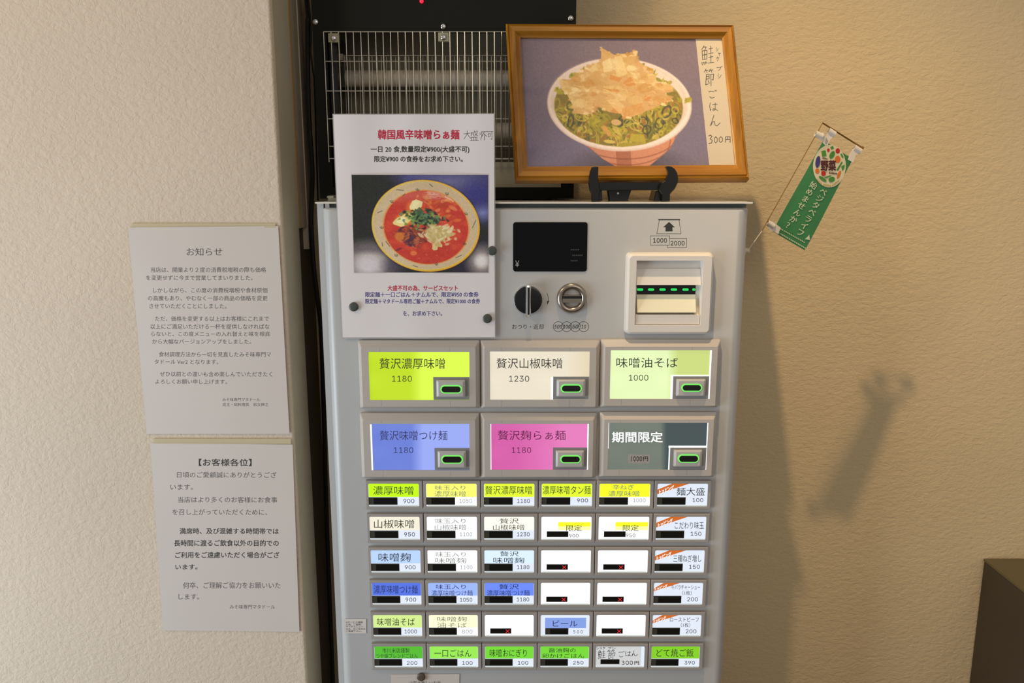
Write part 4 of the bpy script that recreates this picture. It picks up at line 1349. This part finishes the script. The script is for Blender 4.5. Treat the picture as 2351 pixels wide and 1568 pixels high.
MPQ = [(1192, 83), (1664, 85), (1694, 379), (1208, 383)]
print_mesh('photo_print', rice(), MPQ, PF, -.006, M_print, fr, gain=1.08)
SQ = [(1599, 82.5), (1662, 84.5), (1692, 380), (1631, 381)]
MB().prism([PF.at(*q) for q in SQ], PF.n, -.0059, -.0054).build('paper_strip', mat('cream_paper_strip', (205, 190, 164), .5), fr)
MB().prism([PF.at(*q) for q in MPQ], PF.n, -.0052, -.0048).build('glazing', mat('clear_acrylic', (255, 255, 255), .04, alpha=.02), fr)
ZF = zp(1580, 80, 4.9)
PFs = Plane((TL + BR) / 2, nrm)
for g, xa, ya_, xb, yb_, wd in (('鮭', 155, 100, 300, 325, 1.4), ('節', 190, 365, 302, 555, 1.5), ('ご', 232, 605, 330, 700, 1.3), ('は', 250, 745, 345, 840, 1.3),
                               ('ん', 255, 885, 372, 1010, 1.4), ('3', 235, 1110, 290, 1210, 1.5), ('0', 297, 1130, 345, 1200, 1.4), ('0', 350, 1130, 405, 1195, 1.4),
                               ('円', 425, 1125, 490, 1195, 1.4), ('シ', 325, 118, 350, 165, 1.0), ('ャ', 345, 170, 378, 215, 1.0), ('ケ', 328, 225, 362, 275, 1.0),
                               ('ブ', 332, 335, 395, 385, 1.0), ('シ', 342, 415, 385, 470, 1.0)):
    hand(fr, M_ink, g, *zq(ZF, xa, ya_, xb, yb_), wd, PFs, w=-.0053)

# easel
ZE = zp(1330, 360, 5.467)
ea = empty('display_easel', 'glossy black plastic easel standing on the machine and holding the frame', 'easel')
M_easel = mat('glossy_black_plastic', (13, 14, 13), .22, spec=.6)


def ext(name, pts, Da, Db, bev=.0012):
    P = [at(*ZE(*q), Da) for q in pts]
    return MB().prism(P, (0, -1, 0), -(Db - Da), 0, bev).build(name, M_easel, ea, auto=30)


DE = 1.0895
ext('holder_arm', [(160, 130), (200, 122), (242, 126), (240, 200), (236, 280), (248, 322), (262, 420), (240, 560), (160, 565), (158, 470), (135, 420), (122, 330), (124, 260), (136, 190)], DE, DE + .010)
ext('holder_arm', [(1088, 124), (1110, 116), (1155, 122), (1200, 150), (1230, 200), (1244, 262), (1238, 325), (1205, 400), (1140, 470), (1136, 560), (1040, 562), (1035, 470),
                   (1000, 420), (1030, 330), (1080, 300), (1105, 250), (1115, 200), (1105, 160)], DE, DE + .010)
ext('crossbar', [(200, 318), (1100, 318), (1090, 420), (640, 420), (200, 425)], DE + .0102, DE + .018)
ext('rest_foot', [(235, 420), (285, 420), (290, 552), (235, 556)], DE + .0102, DE + .05)
ext('rest_foot', [(965, 425), (1060, 425), (1050, 556), (932, 554)], DE + .0102, DE + .05)
ext('back_leg', [(355, 415), (655, 415), (612, 540), (625, 556), (370, 556), (372, 540)], DE + .03, DE + .042)
rv = at(*ZE(485, 458), DE + .03)
MB().lathe(rv, [(.0016, 0), (.0014, .0006)], seg=12).build('rivet', M_chrome, ea)

# ------------------------------------------------------------------ insect trap on the machine
DT = 1.215
tp = empty('insect_trap', 'black insect trap with wire guard standing on top of the machine', 'insect trap')
zb = at(900, 456, DT).z
zlid = zl1
tx0, tx1 = at(734, 440, DT).x, at(1317, 440, DT).x
ix0_, ix1_ = at(757, 250, DT).x, at(1290, 250, DT).x
iz1_, iz0_ = at(900, 76, DT).z, at(900, 430, DT).z
TOPZ = zb + .42
mb = MB()
o4 = [(tx0, DT, zb), (tx1, DT, zb), (tx1, DT, TOPZ), (tx0, DT, TOPZ)]
i4 = [(ix0_, DT, iz0_), (ix1_, DT, iz0_), (ix1_, DT, iz1_), (ix0_, DT, iz1_)]
o4b = [(a, DT + .002, c) for a, _, c in o4]; i4b = [(a, DT + .002, c) for a, _, c in i4]
mb.loft([o4, i4, i4b, o4b, o4], False, False)
mb.build('front_plate', M_blackcab, tp)
YB = DW - .012
mb = MB()
mb.box(tx0, tx0 + .0015, DT + .002, YB, zb, TOPZ).box(tx1 - .0015, tx1, DT + .002, YB, zb, TOPZ)
mb.box(tx0, tx1, DT + .002, YB, TOPZ - .0015, TOPZ).box(tx0, tx1, DT + .002, YB, zb, zb + .0015)
mb.build('housing', M_blackcab, tp)
M_refl = mat('dull_reflector', (132, 124, 100), .45, .1, noise=(9, .1))
MB().box(tx0 + .0015, tx1 - .0015, YB - .002, YB, zb + .002, TOPZ - .002).build('reflector', M_refl, tp)
MB().box(ix0_ + .004, tx1 - .004, DT + .012, YB - .003, zb + .003, at(900, 372, DT + .012).z).build('catch_tray', mat('grey_tray', (176, 170, 150), .4), tp)
MB().box(ix0_, ix0_ + .012, DT + .01, YB - .003, zb + .004, iz1_ - .002).build('inner_bracket', M_black, tp)
# lamp tube
tz = at(900, 180, DT + .05).z
ta, tb = at(795, 180, DT + .05).x, tx1 - .02
MB().tube([(ta, DT + .05, tz), (tb, DT + .05, tz)], .0125, 20).build('lamp_tube', mat('milky_tube', (200, 188, 172), .15, spec=.7), tp, smooth=True)
mb = MB().box(ta - .012, ta + .001, DT + .04, DT + .062, tz - .014, tz + .016)
mb.build('tube_socket', mat('dark_green_socket', (36, 40, 28), .5), tp)
MB().box(ta - .02, ta + .0, DT + .03, DT + .06, at(0, 140, DT + .04).z, at(0, 126, DT + .04).z).build('starter_holder', mat('cream_holder', (170, 160, 140), .5), tp)
tz2 = at(900, 300, DT + .05).z
MB().tube([(ta, DT + .05, tz2), (tb, DT + .05, tz2)], .0125, 20).build('lamp_tube', MATS['milky_tube'], tp, smooth=True)
# charged inner grid, finer wires
mb = MB()
x = ix0_ + .02
k = 0
zt_, zb2 = at(900, 128, DT + .025).z, at(900, 366, DT + .025).z
while x < ix1_ - .01:
    yy = DT + .024 + (.006 if k % 2 else 0)
    mb.tube([(x, yy, zb2), (x, yy, zt_)], .0006, 5)
    x += .0068; k += 1
mb.tube([(ix0_ + .018, DT + .023, zt_), (ix1_ - .01, DT + .023, zt_)], .0008, 6)
mb.tube([(ix0_ + .018, DT + .023, zb2), (ix1_ - .01, DT + .023, zb2)], .0008, 6)
tag(mb.build('charged_grid', M_wire, tp, smooth=True), kind='stuff')
# wire guard in front: 33 uprights and 6 rails, each wire 3 px thick
mb = MB()
gx0, gx1 = at(743, 75, DT - .006).x, at(1288, 75, DT - .006).x
N = 33
for i in range(N):
    x = gx0 + (gx1 - gx0) * i / (N - 1)
    mb.tube([(x, DT - .006, at(900, 372, DT - .006).z), (x, DT - .006, at(900, 73, DT - .006).z)], .00095, 6)
for py in (73, 141, 209, 273, 336, 364):
    z_ = at(900, py, DT - .0045).z
    mb.tube([(gx0, DT - .0045, z_), (gx1, DT - .0045, z_)], .00085, 6)
tag(mb.build('wire_guard', M_wire, tp, smooth=True), kind='stuff')
for px, py in ((724.5, 50.5), (1017.5, 61), (1310, 42), (1018, 86), (766, 88)):
    D_ = DT - .0005 if py < 70 else DT - .0085
    c = at(px, py, D_)
    if py > 70:
        a, b, cc_, d = rect(px - 12, py - 11, px + 12, py + 9, DT - .007)
        MB().box(a, b, DT - .0085, DT - .0002, cc_, d).build('guard_clip', mat('clear_clip', (176, 172, 140), .3, alpha=.75), tp)
    sc = MB().lathe(c, [(.0044, 0), (.0042, .001), (.003, .0022), (.001, .0027)], seg=16).build('screw', M_chrome, tp, smooth=True)
c = at(968, 3, DT - .0005)
MB().lathe(c, [(.0028, 0), (.0026, .002), (.001, .003)], seg=12).build('status_light', mat('red_led', (150, 0, 20), .4, emis=(255, 20, 50), estr=2.5), tp, smooth=True)
# feet carry the trap on the lid
for fx in (tx0 + .03, tx1 - .03):
    for fy in (DT + .02, YB - .02):
        MB().lathe((fx, fy, zlid), [(.008, 0), (.008, zb - zlid)], axis=(0, 0, 1), seg=12, cap0=True).build('rubber_foot', M_black, tp)
# clear bracket at the left end of the lid
kx = at(752, 459, DLID + .03)
kn = MB().loft([rr(at(733, 0, DLID + .02).x, at(775, 0, DLID + .02).x, zl1, zl1 + .005, .001, DLID + .02),
                rr(at(733, 0, DLID + .02).x, at(775, 0, DLID + .02).x, zl1, zl1 + .005, .001, DLID + .05)], True, True)
kn.lathe((kx.x + .006, DLID + .035, zl1 + .005), [(.008, 0), (.0075, .0025), (.003, .0038)], axis=(0, 0, 1), seg=16)
tag(kn.build('metal_clasp', mat('dull_clasp', (150, 150, 132), .25, .6)), 'small shiny metal clasp lying on the left end of the machine lid', 'clasp')

# ------------------------------------------------------------------ cables in the gap
def cable(name, pts, D, rad, label):
    P = [at(x, y, D + dd) for x, y, dd in pts]
    # Catmull-Rom smoothing
    out = []
    for i in range(len(P) - 1):
        p0, p1, p2, p3 = P[max(i - 1, 0)], P[i], P[i + 1], P[min(i + 2, len(P) - 1)]
        for k in range(8):
            t = k / 8
            out.append(.5 * ((2 * p1) + (p2 - p0) * t + (2 * p0 - 5 * p1 + 4 * p2 - p3) * t * t + (3 * p1 - p0 - 3 * p2 + p3) * t ** 3))
    out.append(P[-1])
    return tag(MB().tube(out, rad, 8).build(name, M_cable, None, smooth=True), label, 'cable', 'power cables in the gap beside the machine')


cable('power_cable', [(700, -40, 0), (705, 10, 0), (708, 40, 0), (706, 60, 0), (707, 200, 0), (711, 300, 0), (717, 400, 0), (714, 500, 0), (719, 600, 0), (728, 680, 0), (737, 760, 0.01), (742, 900, .02), (752, 1250, .02), (770, 1700, .02)],
      1.245, .0036, 'thick black power cable running down the gap left of the machine')
cable('power_cable', [(703, -40, 0), (712, 40, 0), (714, 90, 0), (713, 120, 0), (718, 160, 0), (722, 200, 0), (726, 330, .04), (730, 460, .06)],
      1.235, .0012, 'thin black cable curling beside the trap above the machine lid')

# ------------------------------------------------------------------ little banner stand at the right side of the machine
ZB = zp(1700, 260, 4.611)
bn = empty('mini_banner', 'small green vegetable banner on a thin wire stand beside the machine', 'banner')
DB = 1.155


def ripple_b(x, z):
    return .0015 * math.sin((x - .4) * 60)


BA, BBt, BCt = at(1880, 305, 1.142), at(1771, 530, 1.132), at(1975, 345, 1.154)
bt_ = (BBt - BA).cross(BCt - BA).normalized()
if bt_.y > 0: bt_ = -bt_
PBn = Plane(BA, bt_, ripple_b)
PBf = Plane(BA, bt_)
M_green = mat('green_banner_cloth', (58, 128, 76), .7, noise=(60, .05))
BQ = [ZB(872, 285), ZB(1195, 485), ZB(675, 1450), ZB(345, 1250)]
sheet(None, None, None, BQ, PBn, M_green, th=.0004, nx=28, nz=30, part='banner_cloth', parent=bn)
M_brass = mat('brass_wire', (150, 112, 54), .35, .8)
MB().tube([PBf.at(*ZB(870, 105)), PBf.at(*ZB(228, 1245))], .0006, 6).build('pole', M_brass, bn, smooth=True)
MB().tube([PBf.at(*ZB(868, 102)), PBf.at(*ZB(1292, 368))], .0012, 6).build('top_rod', M_brass, bn, smooth=True)
MB().lathe(PBf.at(*ZB(1292, 366)), [(.001, -.0015), (.0022, 0), (.001, .0015)], seg=10, cap0=True).build('rod_end', M_brass, bn, smooth=True)
M_loop = mat('white_vinyl_loop', (226, 216, 200), .4)


def loop_clip(cx, cy, ax, ay, ln, rad, tail):
    """rolled white loop: axis direction (ax, ay) in zoom pixels, with a tail to the cloth"""
    l = math.hypot(ax, ay); ax, ay = ax / l, ay / l
    p0 = PBf.at(*ZB(cx - ax * ln / 2, cy - ay * ln / 2)); p1 = PBf.at(*ZB(cx + ax * ln / 2, cy + ay * ln / 2))
    d = (p1 - p0).normalized()
    u = d.cross(Vector((0, 1, 0))).normalized(); v = Vector((0, -1, 0))
    loops = []
    for r_ in (rad, rad - .0008):
        pass
    mb = MB()
    n = 18
    ring_o = [u * rad * math.cos(2 * math.pi * k / n) + v * rad * math.sin(2 * math.pi * k / n) for k in range(n)]
    ring_i = [q * .82 for q in ring_o]
    mb.loft([[p0 + q for q in ring_o], [p1 + q for q in ring_o], [p1 + q for q in ring_i], [p0 + q for q in ring_i], [p0 + q for q in ring_o]], False, False)
    tq = [PBf.at(*ZB(*q), .0012) for q in tail]
    mb.prism(tq, (0, -1, 0), 0, .0006)
    mb.build('hanging_loop', M_loop, bn, auto=40)


loop_clip(830, 232, 80, 40, 80, .0042, [(800, 250), (870, 200), (925, 300), (895, 345), (855, 300)])
loop_clip(965, 205, 80, 50, 78, .0042, [(905, 225), (960, 190), (985, 240), (940, 285), (915, 345), (885, 320)])
loop_clip(1238, 385, 80, 50, 80, .0042, [(1195, 370), (1250, 420), (1215, 440), (1185, 522), (1130, 490), (1160, 420)])
loop_clip(318, 1180, 70, 50, 80, .0040, [(330, 1140), (420, 1210), (395, 1280), (280, 1215)])
PE = Plane(BA + bt_ * .00085, bt_, ripple_b)
EL = lambda cx, cy, rx, ry, n=28, rot=0.0: [ZB(cx + rx * math.cos(t) * math.cos(rot) - ry * math.sin(t) * math.sin(rot),
                                            cy + rx * math.cos(t) * math.sin(rot) + ry * math.sin(t) * math.cos(rot)) for t in [2 * math.pi * k / n for k in range(n)]]
M_cream = mat('cream_emblem', (226, 214, 178), .7)
marks(bn, M_cream, [EL(942, 560, 180, 226, 40, .05)], PE, w=0, name='round_emblem')
M_gr2 = mat('leaf_green_print', (76, 140, 52), .7)
M_rd2 = mat('tomato_red_print', (196, 40, 36), .7)
M_or2 = mat('orange_print', (222, 118, 44), .7)
M_pu2 = mat('aubergine_print', (66, 56, 120), .7)
M_mar = mat('maroon_print', (88, 30, 34), .7)
marks(bn, M_gr2, [[ZB(*q) for q in ((850, 400), (895, 392), (905, 450), (860, 462))], [ZB(*q) for q in ((945, 360), (975, 345), (988, 372), (960, 385))],
                  EL(968, 440, 26, 44, 14, .5), [ZB(*q) for q in ((1015, 600), (1075, 510), (1085, 520), (1035, 610))],
                  [ZB(*q) for q in ((1070, 560), (1110, 545), (1100, 590), (1080, 612))], EL(865, 695, 50, 16, 14, .6), EL(920, 672, 42, 8, 12, -.3),
                  EL(965, 700, 36, 28, 14, -.4), EL(1078, 450, 10, 28, 12, -.5)], PE, w=.0003, name='vegetable_print')
marks(bn, M_rd2, [EL(926, 390, 15, 18), EL(1030, 398, 24, 28), EL(873, 637, 25, 27)], PE, w=.0003, name='vegetable_print')
marks(bn, M_or2, [EL(1030, 488, 31, 38), EL(806, 612, 22, 27), EL(1045, 650, 16, 46, 16, .4)], PE, w=.0003, name='vegetable_print')
marks(bn, M_pu2, [EL(812, 515, 25, 64, 18, .15)], PE, w=.0003, name='vegetable_print')
text(bn, M_mar, '野菜', zq(ZB, 845, 500, 1008, 605), PE, w=.0004, bold=.03)
def dashes(x0, y0, x1, y1, n, hgt):
    out = []
    for k in range(n):
        t0, t1 = k / n, (k + .65) / n
        out.append([ZB(x0 + (x1 - x0) * t0, y0 + (y1 - y0) * t0), ZB(x0 + (x1 - x0) * t1, y0 + (y1 - y0) * t1),
                    ZB(x0 + (x1 - x0) * t1, y0 + (y1 - y0) * t1 + hgt), ZB(x0 + (x1 - x0) * t0, y0 + (y1 - y0) * t0 + hgt)])
    return out
marks(bn, M_mar, dashes(862, 466, 918, 478, 4, 16) + dashes(935, 622, 1028, 632, 6, 18), PE, w=.0004)
marks(bn, mat('ochre_print', (190, 170, 90), .7), dashes(800, 690, 860, 745, 4, 18) + dashes(868, 745, 960, 760, 5, 18) + dashes(968, 755, 1050, 700, 5, 18), PE, w=.0004)
M_lett = mat('pale_green_white_print', (206, 214, 178), .7)
rt = (327, 200); ln_ = math.hypot(*rt); rt = (rt[0] / ln_, rt[1] / ln_)
dn = (-552, 980); ln_ = math.hypot(*dn); dn = (dn[0] / ln_, dn[1] / ln_)


def col_text(s, p0, p1, size):
    for k, ch in enumerate(s):
        t = k / (len(s) - 1)
        cx = p0[0] + (p1[0] - p0[0]) * t; cy = p0[1] + (p1[1] - p0[1]) * t
        ox = cx - rt[0] * size * .5 + dn[0] * size * .38
        oy = cy - rt[1] * size * .5 + dn[1] * size * .38
        text_axis(bn, M_lett, ch, ZB(ox, oy), (rt[0] * size / 4.611, rt[1] * size / 4.611), (-dn[0] * size / 4.611, -dn[1] * size / 4.611), PE, w=.0003, bold=.015)


col_text('ベジタベライフ', (872, 830), (632, 1262), 84)
col_text('始めませんか？', (765, 762), (520, 1195), 80)
marks(bn, M_lett, [[ZB(722, 1285), ZB(728, 1340), ZB(678, 1332)]] + dashes(425, 1215, 680, 1365, 14, 12) + dashes(410, 1258, 690, 1425, 16, 14), PE, w=.0003)
# suction knob on the side of the machine that the wire sits in
kp = Vector((xr + .003, 1.125, at(1725, 572, DB).z))
mb = MB().lathe(kp, [(.010, 0), (.009, .002), (.0035, .005), (.004, .009), (.003, .010)], axis=(1, 0, 0), seg=18, cap0=True)
mb.tube([PBf.at(*ZB(228, 1245)), kp + Vector((.008, 0, .0))], .0006, 6)
mb.build('suction_knob', mat('clear_white_vinyl', (214, 204, 184), .3), bn, smooth=True)

flush_text()
